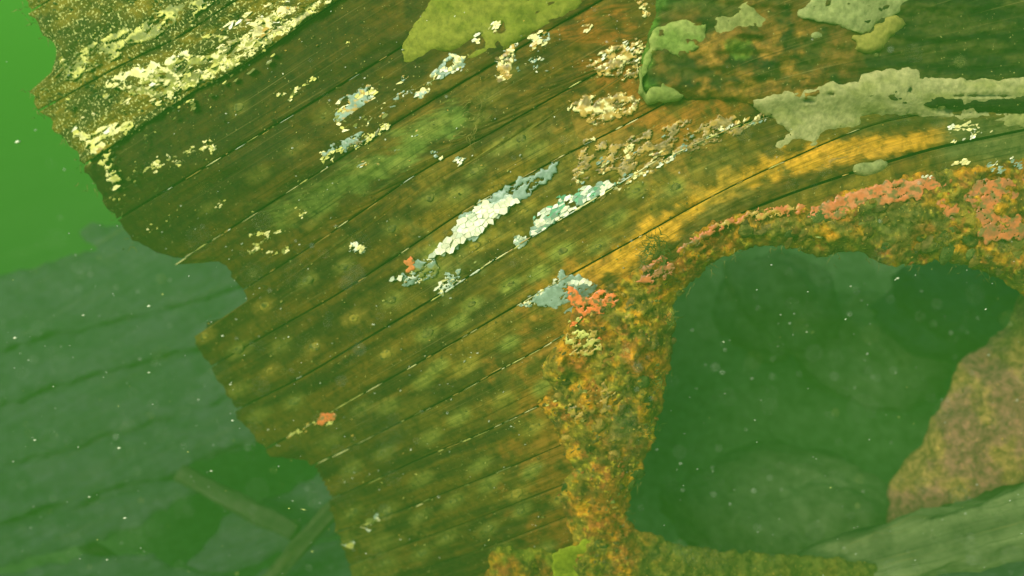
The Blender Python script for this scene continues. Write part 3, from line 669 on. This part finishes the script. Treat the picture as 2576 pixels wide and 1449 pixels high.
# treenail heads
def dome(n1=5, n2=14):
    V = [(0, 0, 1.0)]; F = []
    for i in range(1, n1+1):
        a = i/n1*math.pi/2
        for j in range(n2): V.append((math.sin(a)*math.cos(j*2*math.pi/n2), math.sin(a)*math.sin(j*2*math.pi/n2), math.cos(a)))
    for j in range(n2): F.append([0, 1+j, 1+(j+1) % n2])
    for i in range(n1-1):
        for j in range(n2):
            a = 1+i*n2; F.append([a+j, a+n2+j, a+n2+(j+1) % n2, a+(j+1) % n2])
    return np.array(V), F
DV, DF = dome()
for k, (x, y, kd) in enumerate(NAILS):
    rg = random.Random(k); ru = rg.uniform(10, 16)*(1.1 if kd == 2 else 1); rv = ru*rg.uniform(.6, .8)
    ca, sa = math.cos(-0.5), math.sin(-0.5)
    n = fbm(DV[:, 0]*1.4+k*3, DV[:, 1]*1.4, 3, .6)
    rr = 1+.2*n
    a = DV[:, 0]*ru*rr; b = DV[:, 1]*rv*rr
    u = x+a*ca-b*sa; v = y+a*sa+b*ca
    z = 0.001+0.005*DV[:, 2]*(1+.6*n)-0.002*(DV[:, 2] > .93)
    col = mixc(np.tile(C(.16, .15, .03) if kd != 2 else C(.28, .21, .03), (len(u), 1)), C(.07, .07, .02), ss(-.2, .5, fbm(u*.08, v*.08, 3)))
    o = link('treenail', world(u, v, hd(u, v)-z-0.002), DF, M_SPONGE, cols=col); ship_part(o)

# nodules and scales grown on the iron
def nodules(poly, n, rmin, rmax, base, pals, name, seed, dfn=hd):
    rg = np.random.default_rng(seed); P = np.array(poly); V = []; F = []; CC = []
    phi = [(0, 0, 1)]+[(math.cos(a)*.8, math.sin(a)*.8, .5) for a in np.arange(5)*2*math.pi/5]+[(math.cos(a+.6), math.sin(a+.6), -.3) for a in np.arange(5)*2*math.pi/5]
    ff = [[0, 1+j, 1+(j+1) % 5] for j in range(5)]+[[1+j, 6+j, 1+(j+1) % 5] for j in range(5)]+[[1+(j+1) % 5, 6+j, 6+(j+1) % 5] for j in range(5)]
    if rmax > 15:
        phi = DV.tolist(); ff = DF
        phi = [(a*1.0, b*1.0, c_-.25) for a, b, c_ in phi]
    phi = np.array(phi, float); npt = len(phi); c = 0
    X = rg.uniform(P[:, 0].min(), P[:, 0].max(), n*4); Y = rg.uniform(P[:, 1].min(), P[:, 1].max(), n*4)
    m = inpoly(X, Y, poly) & (fbm(X*.012+seed, Y*.012, 3, .6)+rg.uniform(-.3, .3, n*4) > -.05); X, Y = X[m][:n], Y[m][:n]
    dist = pdist(X, Y, poly)
    for x, y, q in zip(X, Y, dist):
        r = rg.uniform(rmin, rmax)*rg.uniform(.5, 1); p = phi*(1+rg.uniform(-.3, .3, (npt, 1))*(1 if npt == 11 else .45))
        st = rg.uniform(1, 2.2); a = rg.uniform(-1.2, .2); ca, sa = math.cos(a), math.sin(a)
        u = x+(p[:, 0]*st*ca-p[:, 1]*sa)*r; v = y+(p[:, 0]*st*sa+p[:, 1]*ca)*r
        z = base(x, y, q)+p[:, 2]*r*0.0009
        V.append(np.stack([u, v, z], -1)); F += [[c+i for i in f] for f in ff]; c += npt
        CC.append(np.tile(np.array(pals[rg.integers(len(pals))])*rg.uniform(.6, 1.2), (npt, 1)))
    V = np.concatenate(V); o = link(name, world(V[:, 0], V[:, 1], dfn(V[:, 0], V[:, 1])-V[:, 2]), F, M_RUST, cols=np.concatenate(CC))
    ship_part(o, kind='stuff')
cb = lambda x, y, q: float(crust_rel(np.array([x]), np.array([y]), np.array([q]))[0])
nodules(POST, 900, 2, 6, cb, [OCH, BRN, BRN, (.30, .15, .03), OLV, (.40, .12, .03), (.5, .3, .03)], 'rust_nodules', 5, lambda u, v: hd(u, v)-0.01+0.05*ss(1580, 1700, u))
nodules(ARCH, 700, 2, 6, cb, [OCH, BRN, BRN, (.30, .15, .03), OLV, OLV, (.40, .12, .03)], 'rust_nodules', 6, lambda u, v: hd(u, v)-0.01+0.04*ss(560, 700, v))
nodules(POST, 60, 9, 19, lambda x, y, q: cb(x, y, q)-.004, [BRN, (.16, .15, .035), (.30, .15, .03), (.11, .13, .03), OCH], 'growth_lumps', 15, lambda u, v: hd(u, v)-0.01+0.05*ss(1580, 1700, u))
nodules([(1800,570),(2350,500),(2600,620),(2600,700),(2350,640),(2100,625),(1900,610),(1800,640)], 60, 10, 24, lambda x, y, q: .055, [BRN, (.20, .17, .035), (.24, .15, .03), (.12, .14, .035)], 'growth_lumps', 16, lambda u, v: hd(u, v)-0.01+0.04*ss(560, 700, v))
nodules([(60,0),(150,150),(75,225),(200,400),(300,560),(420,290),(620,170),(820,10),(700,-60)], 700, 2, 4, lambda x, y, q: .028, [OLV, YEL, (.06, .07, .02), (.05, .06, .02), (.14, .13, .03), (.10, .10, .02)], 'weed_crumbs', 8)
nodules([(300,580),(620,650),(500,820),(700,1130),(900,1449),(1400,1400),(1350,1000),(1500,760),(1700,560),(2300,300),(1600,240),(1600,0),(820,20),(420,290)], 1300, .8, 2.4, lambda x, y, q: .013, [OLV, YEL, WH2, (.14, .13, .03), OCH, (.08, .07, .02)], 'weed_crumbs', 9)

# ------------------------------------------------------------------ encrusting sponges
def sponge(poly, col, label, group=None, h=0.005, off=0.003, gain=(.86, .80, .95), jag=7, freq=.02, holes=(), seed=1.0, cat='sponge', grow=1, name='encrusting_sponge', dfn=hd, col2=None, edge=9, rnd=1):
    P = rounded(poly, rnd)
    if grow: ce = P.mean(0); P = ce+(P-ce)*(1+12*grow/max(60, np.ptp(P[:, 0])))
    def hm(u, v):
        m = np.zeros(len(u))
        for (x, y, rx, ry) in holes: m = np.maximum(m, 1-ss(.7, 1.25, np.hypot((u-x)/rx, (v-y)/ry)+.5*fbm(u*.06, v*.06, 3, .6)))
        return m
    def rel(u, v, d): return off+h*np.sqrt(ss(0, edge*1.6, d))*(1-1.1*hm(u, v))+0.004*fbm(u*.015, v*.015, 3)+.0012*fbm(u*.08, v*.08, 2)
    def cf(u, v, d):
        return spc(u, v, d)*np.array(gain)
    def spc(u, v, d):
        c = np.tile(C(*col), (len(u), 1)); n = fbm(u*.008, v*.012+seed, 4, .55)
        c = mixc(c, C(*(col2 or [q*.7 for q in col])), ss(-.2, .5, n)*.8)
        c = mixc(c, C(*col)*1.25, (1-ss(0, 10, d))*.5)
        return mixc(c, C(.05, .06, .025), hm(u, v))
    o = slab(name, P, dfn, 6, rel, .03, M_SPONGE, cf, jag=jag, freq=freq, seed=seed, grain=False)
    tag(o, label, cat, group); return o
RTd = lambda u, v: hd(u, v)-0.034*ss(300, 225, v)
sponge([(1100,-60),(1075,15),(1050,45),(1025,80),(1012,125),(1015,150),(1040,162),(1075,150),(1095,125),(1140,128),(1160,125),(1175,115),(1195,98),(1215,105),(1180,125),(1165,145),(1190,155),(1230,145),(1290,110),(1350,85),(1400,60),(1450,25),(1500,-20),(1520,-60)],
  (.34, .40, .050), 'large smooth yellow green sponge draped over the top planks', h=.012, gain=(.56, .48, .45), jag=3, freq=.02, holes=[(1205,92,9,10),(1255,70,14,14),(1254,112,5,5)], seed=1.3, col2=(.25, .33, .03), edge=14)
sponge([(1640,110),(1650,70),(1690,60),(1720,45),(1740,60),(1775,55),(1770,95),(1740,130),(1715,145),(1680,130),(1650,125),(1625,190),(1618,170)],
  (.27, .33, .07), 'pale green lobed sponge at the left end of the dark timber', dfn=RTd, seed=2.2, col2=(.18, .28, .04))
sponge([(1800,60),(1810,40),(1850,45),(1860,15),(1885,8),(1905,40),(1928,55),(1915,75),(1885,80),(1870,75),(1850,90),(1815,92)],
  (.30, .33, .08), 'small two lobed sponge above the round rust stain', dfn=RTd, seed=3.2, jag=4)
sponge([(1998,40),(2050,0),(2080,-60),(2300,-60),(2275,20),(2230,45),(2205,55),(2195,75),(2150,80),(2110,62),(2050,50)],
  (.30, .34, .10), 'wide pale sponge hanging from the top edge right of the rust stain', dfn=RTd, seed=4.2)
sponge([(2145,92),(2175,85),(2205,68),(2225,45),(2260,45),(2275,70),(2240,85),(2225,120),(2190,132),(2150,125),(2160,105)],
  (.26, .25, .04), 'brownish yellow sponge just below the wide pale sponge', dfn=RTd, seed=5.2, h=.012, jag=6)
sponge([(1890,262),(1940,235),(2010,225),(2060,222),(2090,205),(2120,215),(2160,205),(2170,185),(2210,180),(2235,170),(2290,172),(2330,200),(2400,195),(2500,200),(2760,200),(2790,330),(2576,325),(2480,310),(2400,300),(2300,292),(2180,290),(2160,290),(2168,305),(2140,325),(2100,328),(2078,338),(2068,362),(2040,372),(2010,360),(1968,382),(1944,362),(1972,342),(1998,334),(1972,318),(1950,296),(1925,288)],
  (.31, .32, .10), 'long pale lobed sponge mat running to the right edge', dfn=RTd, h=.010, rnd=1, gain=(1.02, .92, 1.15), jag=7, freq=.025, holes=[(2030,255,14,6),(2092,236,9,4),(2290,226,6,6),(2395,278,38,9),(2520,281,80,5),(2470,240,70,3)], seed=6.2, col2=(.24, .26, .06), edge=12)
sponge([(2148,415),(2165,404),(2195,408),(2215,402),(2230,412),(2218,428),(2195,440),(2165,440),(2150,430)], (.27, .30, .09), 'oval grey green sponge alone below the mat', seed=7.2, jag=2, h=.014)
sponge([(1865,196),(1880,189),(1905,190),(1900,202),(1880,210),(1868,204)], (.30, .30, .10), 'small grey sponge button under the round rust stain', dfn=RTd, seed=8.2, jag=2)
sponge([(2042,85),(2055,80),(2067,86),(2065,96),(2050,99),(2042,94)], (.27, .31, .09), 'tiny round sponge button under the wide pale sponge', dfn=RTd, seed=9.2, jag=1)
sponge([(1400,1449),(1390,1400),(1440,1375),(1490,1362),(1500,1390),(1470,1420),(1480,1480),(1400,1500)], (.30, .36, .018), 'bright yellow green sponge at the foot of the stern post',
  dfn=lambda u, v: hd(u, v)-.07, seed=10.2, jag=10, freq=.03)
sponge([(1615,150),(1625,240),(1640,215),(1660,205),(1680,215),(1700,235),(1715,240),(1690,255),(1612,258)], (.24, .30, .06), 'thin green sponge film on the lower left corner of the dark timber', dfn=RTd, seed=11.2, jag=5, h=.01)
sponge([(2078,405),(2090,396),(2115,394),(2135,392),(2120,404),(2100,410),(2096,424),(2084,424)], (.42, .26, .05), 'curled orange sponge beside the oval grey green sponge', seed=12.2, jag=2, h=.012)

# hole bored near the grey patch
# ------------------------------------------------------------------ hair-like weed
def strands(starts, name, label, colr, seed, dfn=hd, base=.02, wid=1.2, droop=(0, 1)):
    rg = random.Random(seed); V = []; F = []; CC = []
    for (x, y, n, L) in starts:
        for _ in range(n):
            px, py = x+rg.gauss(0, 12), y+rg.gauss(0, 10); a = rg.uniform(0, 6.28); z = base
            b0 = len(V); st = 9; ww = wid*rg.uniform(.5, 1.2)
            for k in range(st+1):
                w_ = ww*(1-k/(st+1)); nx, ny = -math.sin(a), math.cos(a)
                V += [(px+nx*w_, py+ny*w_, z), (px-nx*w_, py-ny*w_, z+.002)]; CC += [colr]*2
                a += rg.gauss(0, .5); px += math.cos(a)*L/st+droop[0]*.5; py += math.sin(a)*L/st+droop[1]*.8; z += rg.gauss(.001, .003)
            for k in range(st): q = b0+2*k; F.append([q, q+1, q+3, q+2])
    V = np.array(V); o = link(name, world(V[:, 0], V[:, 1], dfn(V[:, 0], V[:, 1])-V[:, 2]), F, M_ALGAE, cols=np.array(CC))
    tag(o, label, 'algae', kind='stuff'); return o
strands([(1205,270,10,45),(1180,330,9,55),(1250,480,4,40),(1220,300,8,30),(1190,245,8,30)], 'filament_algae', 'thin brown hair weed trailing on planks below the large sponge', (.20, .17, .04), 3, base=.022, wid=.8)
strands([(1640,610,22,45),(1655,600,14,60),(1625,640,12,40),(1670,640,14,60),(1690,800,20,30),(1665,960,18,30),(1640,1080,18,30),(1600,930,10,30)], 'filament_algae', 'green hair weed hanging at the corner of the propeller arch', (.10, .12, .025), 4, base=.085, wid=1.3)
strands([(x, y, 9, 18) for x, y in [(1720,722),(1790,665),(1850,640),(1960,622),(2100,640),(2200,650),(2300,668),(2400,665),(2480,690),(1600,1220),(1585,1290)]], 'filament_algae', 'short weed fringe under the rim of the propeller arch', (.16, .15, .04), 5, base=.02, wid=1.0)
strands([(x+random.uniform(-14, 14), y+random.uniform(-10, 10), 7, 16) for x, y in [(110,90),(150,150),(80,225),(110,285),(170,350),(210,420),(240,470),(280,540),(310,600),(60,20),(90,60)]], 'filament_algae', 'fuzzy weed along the broken upper left plank ends', (.12, .13, .03), 6, base=.04, wid=1.4)

# ------------------------------------------------------------------ timbers on and near the bed
def beam(name, p0, p1, d0, d1, wpx, thick, col, label, cat='timber', group=None, seed=0, mat=None, bumpy=.012, taper=1.0):
    n = 60; m = 20; K = np.linspace(0, 1, n); V = []; 
    A = world(p0[0], p0[1], d0); B = world(p1[0], p1[1], d1)
    ax = B-A; Lm = np.linalg.norm(ax); ax /= Lm
    view = (A+B)/2-CAM; view /= np.linalg.norm(view)
    side = np.cross(ax, view); side /= np.linalg.norm(side); up = np.cross(side, ax)
    hw = wpx/FPX*(d0+d1)/4
    ang = np.linspace(0, 2*np.pi, m, endpoint=False)
    sx = np.sign(np.cos(ang))*np.abs(np.cos(ang))**.5; sy = np.sign(np.sin(ang))*np.abs(np.sin(ang))**.5
    W = []; uv = []; CC = []
    for k in K:
        sc = 1+(taper-1)*k
        nn = fbm(k*Lm*3+seed, ang*1.3, 4, .6)
        r = 1+bumpy/hw*nn
        if k in (0.0, 1.0): r = r*.93
        c = A+ax*Lm*k
        W.append(c+np.outer(sx*hw*r*sc, side)+np.outer(sy*thick/2*r*sc, up)); uv.append(np.stack([np.full(m, k*Lm), ang*hw/1.5], -1))
        q = fbm(k*Lm*2+seed+ang*0, ang*2, 4, .6); CC.append(mixc(np.tile(C(*col), (m, 1)), C(*col)*.5, ss(-.3, .5, q)))
    V = np.concatenate(W); uv = np.concatenate(uv); CC = np.concatenate(CC)
    a = np.arange(n*m).reshape(n, m); F = np.stack([a[:-1], np.roll(a, -1, 1)[:-1], np.roll(a, -1, 1)[1:], a[1:]], -1).reshape(-1, 4).tolist()
    F += [a[0].tolist()[::-1], a[-1].tolist()]
    mid = (A+B)/2
    o = link(name, V-mid, F, mat or M_SILT, cols=CC, uvs=uv); o.location = mid
    if label: tag(o, label, cat, group)
    return o
TC = (.075, .07, .045)
beam('sunken_timber', (455,1190), (745,1342), 4.6, 4.4, 46, .09, TC, 'silty timber lying slanted down to the right, end touching the crossing beam', seed=2)
beam('sunken_timber', (640,1500), (862,1255), 4.4, 4.0, 40, .09, (.085, .08, .045), 'silty beam rising steeply to the right below the broken plank ends', seed=5)
beam('sunken_timber', (215,1370), (400,1490), 4.8, 4.6, 34, .09, TC, 'short dim timber at the lower left running out of the bottom edge', seed=8)
beam('sunken_timber', (2030,1455), (3400,1075), 3.3, 2.75, 140, .20, (.15, .17, .07), 'thick mossy beam crossing the lower right corner', seed=11, bumpy=.03, taper=1.25)
beam('sunken_timber', (2060,1540), (3400,1280), 3.4, 2.9, 150, .18, (.05, .06, .05), 'dark rough beam under the thick mossy beam at lower right', seed=13, bumpy=.04)

# collapsed side planking left, half hidden by haze
col_root = empty('collapsed_planking', world(300, 1000, 4.9).tolist())
tag(col_root, 'collapsed silt covered planking leaning in the green haze at left', 'wreckage')
def bgd(u, v): return 5.3-0.9*np.clip((np.asarray(v, float)-560)/900, 0, 1.2)+0.0002*(np.asarray(u, float))
BG = [
 [(-260,800),(-200,735),(0,690),(120,662),(245,630),(215,607),(200,585),(215,568),(300,560),(480,540),(700,600),(700,690),(560,735),(350,790),(100,850),(-260,960)],
 [(-260,965),(100,855),(350,796),(560,742),(720,700),(700,830),(560,862),(470,880),(300,925),(100,985),(-260,1080)],
 [(-260,1090),(100,995),(300,936),(480,888),(640,850),(700,960),(540,1010),(400,1060),(200,1120),(-260,1230)],
 [(-260,1240),(200,1130),(400,1070),(540,1022),(700,980),(700,1060),(640,1110),(520,1150),(400,1200),(200,1260),(-260,1380)],
 [(-260,1390),(200,1270),(400,1212),(480,1190),(500,1240),(420,1280),(330,1330),(200,1370),(-260,1500)],
 [(560,1310),(700,1240),(820,1180),(930,1200),(930,1330),(760,1370),(640,1420),(560,1449),(470,1420)],
 [(-260,1510),(100,1420),(300,1390),(480,1430),(620,1460),(760,1380),(930,1340),(960,1600),(-260,1600)],
]
BG.append([(-240,830),(-180,750),(0,705),(130,676),(300,640),(700,620),(760,760),(700,1060),(600,1130),(480,1170),(380,1230),(200,1290),(-240,1380)])
for k, pg in enumerate(BG):
    o = slab('plank', pg, lambda u, v: bgd(u, v)-.012*math.sin(k*2.3)+(.035 if k == 7 else 0)+.0*u, 16, lambda u, v, d: .01*ss(0, 30, d)+.022*fbm(u*.005, v*.015+k, 5, .6)+.012*fbm(u*.03, v*.04, 3), .16, M_SILT,
        lambda u, v, d: mixc(np.tile(C(.062, .060, .070), (len(u), 1)), C(.046, .052, .052), ss(-.4, .4, fbm(u*.004+k, v*.02, 5, .6))), jag=12, freq=.012, seed=20.+k)  # milky haze veil painted in as a grey-blue board colour
    parent_keep(o, col_root)

# rudder beyond the opening
RUD = [(3300,720),(2700,700),(2576,735),(2540,800),(2480,870),(2410,915),(2378,1000),(2340,1070),(2290,1150),(2240,1210),(2230,1300),(2260,1420),(2330,1560),(3400,1560)]
o = slab('rudder_post', RUD, lambda u, v: 3.5-.10*np.clip((u-2300)/400, 0, 1.2)+0*v, 9,
   lambda u, v, d: .14*np.sqrt(ss(0, 120, d))+.04*fbm(u*.007, v*.007, 4, .6)+.012*fbm(u*.03, v*.03, 3), .35, M_RUST,
   lambda u, v, d: mixc(np.tile(C(.34, .15, .10), (len(u), 1)), C(.42, .25, .08), ss(-.15, .45, fbm(u*.008, v*.008+3, 4, .6))), jag=10, freq=.012, seed=31., grain=False)
tag(o, 'broad rusty brown rudder post at the right edge behind the opening', 'rudder')

# boulders seen through the opening
def boulder(u, v, d, ru, rv, label, seed, col=(.13, .165, .09)):
    c = world(u, v, d); n1, n2 = 28, 40; th = np.linspace(0, np.pi, n1); ph = np.linspace(0, 2*np.pi, n2, endpoint=False)
    T, P = np.meshgrid(th, ph, indexing='ij'); x, y, z = np.sin(T)*np.cos(P), np.sin(T)*np.sin(P), np.cos(T)
    n = fbm(x*1.3+seed+z, y*1.3-z*1.7, 5, .55); r = 1+.28*n
    sx, sz = ru/FPX*d, rv/FPX*d
    V = np.stack([x*r*sx, y*r*(sx+sz)/2, z*r*sz], -1).reshape(-1, 3)
    a = np.arange(n1*n2).reshape(n1, n2); F = np.stack([a[:-1], a[1:], np.roll(a, -1, 1)[1:], np.roll(a, -1, 1)[:-1]], -1).reshape(-1, 4).tolist()
    cc = mixc(np.tile(C(*col), (n1*n2, 1)), C(*col)*.72, ss(-.2, .5, n.ravel()))
    o = link('boulder', V, F, M_BED, cols=cc); o.location = c; tag(o, label, 'boulder'); return o
boulder(1960, 770, 5.2, 150, 130, 'rounded green boulder under the top left of the propeller opening', 1)
boulder(2200, 880, 5.3, 190, 130, 'broad boulder in the middle of the propeller opening', 5)
boulder(2440, 780, 4.9, 210, 120, 'added dark bluish rock standing in for shade high at the right of the propeller opening', 27, (.05, .075, .07))  # added rock, its dark colour supplies the shaded upper right of the opening
boulder(2020, 1290, 4.4, 300, 110, 'low silty boulder just above the keel shoe', 23, (.14, .165, .08))

# ------------------------------------------------------------------ riverbed
gx, gy = np.meshgrid(np.concatenate([np.arange(-34, -8, 1.), np.arange(-8, 8, .2), np.arange(8, 34.1, 1.)]), np.concatenate([np.arange(-8, 2, 1.), np.arange(2, 12, .2), np.arange(12, 46.1, 1.)]))
gz = -1.35+.35*fbm(gx*.15, gy*.15, 4)+.06*fbm(gx*.9, gy*.9, 3)
# mound under the wreck
gz = gz + 2.3*np.exp(-(((gx-2.9)/2.9)**4+((gy-7.0)/2.4)**2))
gz = gz + .1*fbm(gx*1.6+5, gy*1.6, 4)*ss(9, 7, np.abs(gy-3))
nr, nc = gx.shape; a = np.arange(nr*nc).reshape(nr, nc)
F = np.stack([a[:-1, :-1], a[:-1, 1:], a[1:, 1:], a[1:, :-1]], -1).reshape(-1, 4).tolist()
cc = mixc(np.tile(C(.15, .20, .11), (nr*nc, 1)), C(.10, .14, .08), ss(-.4, .4, fbm(gx.ravel()*.8, gy.ravel()*.8, 4)))
o = link('riverbed', np.stack([gx, gy, gz], -1).reshape(-1, 3), F, M_BED, cols=cc); tag(o, kind='structure')

# ------------------------------------------------------------------ drifting particles
rg = np.random.default_rng(77); V = []; F = []; CC = []; c = 0
oc = np.array([(1, 0, 0), (-1, 0, 0), (0, 1, 0), (0, -1, 0), (0, 0, 1), (0, 0, -1)], float)
of = [[0, 2, 4], [2, 1, 4], [1, 3, 4], [3, 0, 4], [2, 0, 5], [1, 2, 5], [3, 1, 5], [0, 3, 5]]
def fleck(u, v, d, r, el, ang, col):
    global c
    p = oc.copy(); p[:, 0] *= el; q = p.copy(); ca, sa = math.cos(ang), math.sin(ang)
    q[:, 0] = p[:, 0]*ca-p[:, 2]*sa; q[:, 2] = p[:, 0]*sa+p[:, 2]*ca
    q *= r; V.append(world(u, v, d)+q); F.extend([[c+i for i in f] for f in of]); CC.append(np.tile(C(*col), (6, 1))); c += 6
for k in range(620):
    z = rg.random()
    if z < .45: u, v = rg.uniform(0, 900), rg.uniform(560, 1449); dmax = 3.6
    elif z < .75: u, v = rg.uniform(1600, 2576), rg.uniform(640, 1449); dmax = 3.0
    else: u, v = rg.uniform(0, 2576), rg.uniform(0, 1449); dmax = 2.1
    d = rg.uniform(.7, dmax); r = rg.uniform(.0006, .0017)*(1.5 if rg.random() < .1 else 1)*(.5+.5*d/2.2)
    fleck(u, v, d, r, rg.uniform(1, 2.6), rg.normal(.3, .35), (.75, .80, .6) if rg.random() < .8 else (.7, .75, .2))
for k in range(170):
    left = rg.random() < .6; fleck(rg.uniform(0, 1000) if left else rg.uniform(1500, 2576), rg.uniform(600, 1449), rg.uniform(.55, 1.3), rg.uniform(.0005, .0011), rg.uniform(1, 2.2), rg.normal(.3, .4), (.8, .85, .6))
for (u, v, r) in [(45,357,.006),(38,850,.0045),(315,1303,.004),(225,1250,.003),(375,770,.004),(560,845,.003),(375,937,.003),(532,1185,.0035),(300,1127,.004),(88,1107,.0035),
                  (580,967,.003),(210,793,.0035),(2258,700,.0035),(2140,720,.002),(1820,860,.002),(2030,835,.002),(270,1408,.003),(585,1058,.003)]:
    fleck(u, v, 2.0, r*.75, 2.0, .2, (.85, .9, .6))
for (u, v, a, L) in [(765,1282,-.25,.011),(2060,597,-.1,.012),(1195,660,.6,.006)]:
    fleck(u, v, 2.1, .0022, L/.0022, a, (.5, .55, .15))
o = link('drifting_particles', np.concatenate(V), F, M_SNOW, cols=np.concatenate(CC)); tag(o, 'pale specks drifting in the green water', 'particles', kind='stuff')

# ------------------------------------------------------------------ the water as haze
x0, x1, y0, y1, z0, z1 = -33, 33, -7, 45, -3.2, 3.25
V = [(x, y, z) for x in (x0, x1) for y in (y0, y1) for z in (z0, z1)]
F = [[0, 1, 3, 2], [4, 6, 7, 5], [0, 4, 5, 1], [2, 3, 7, 6], [0, 2, 6, 4], [1, 5, 7, 3]]
m = bpy.data.materials.new('green_water'); m.use_nodes = True; m.node_tree.nodes.remove(m.node_tree.nodes['Principled BSDF'])
pv = m.node_tree.nodes.new('ShaderNodeVolumePrincipled'); pv.inputs['Color'].default_value = (*HAZE_COLOR, 1); pv.inputs['Density'].default_value = HAZE_DENSITY
pv.inputs['Anisotropy'].default_value = 0.0
m.node_tree.links.new(pv.outputs[0], m.node_tree.nodes['Material Output'].inputs['Volume'])
o = link('haze', V, F, m, smooth=False); tag(o, kind='stuff')
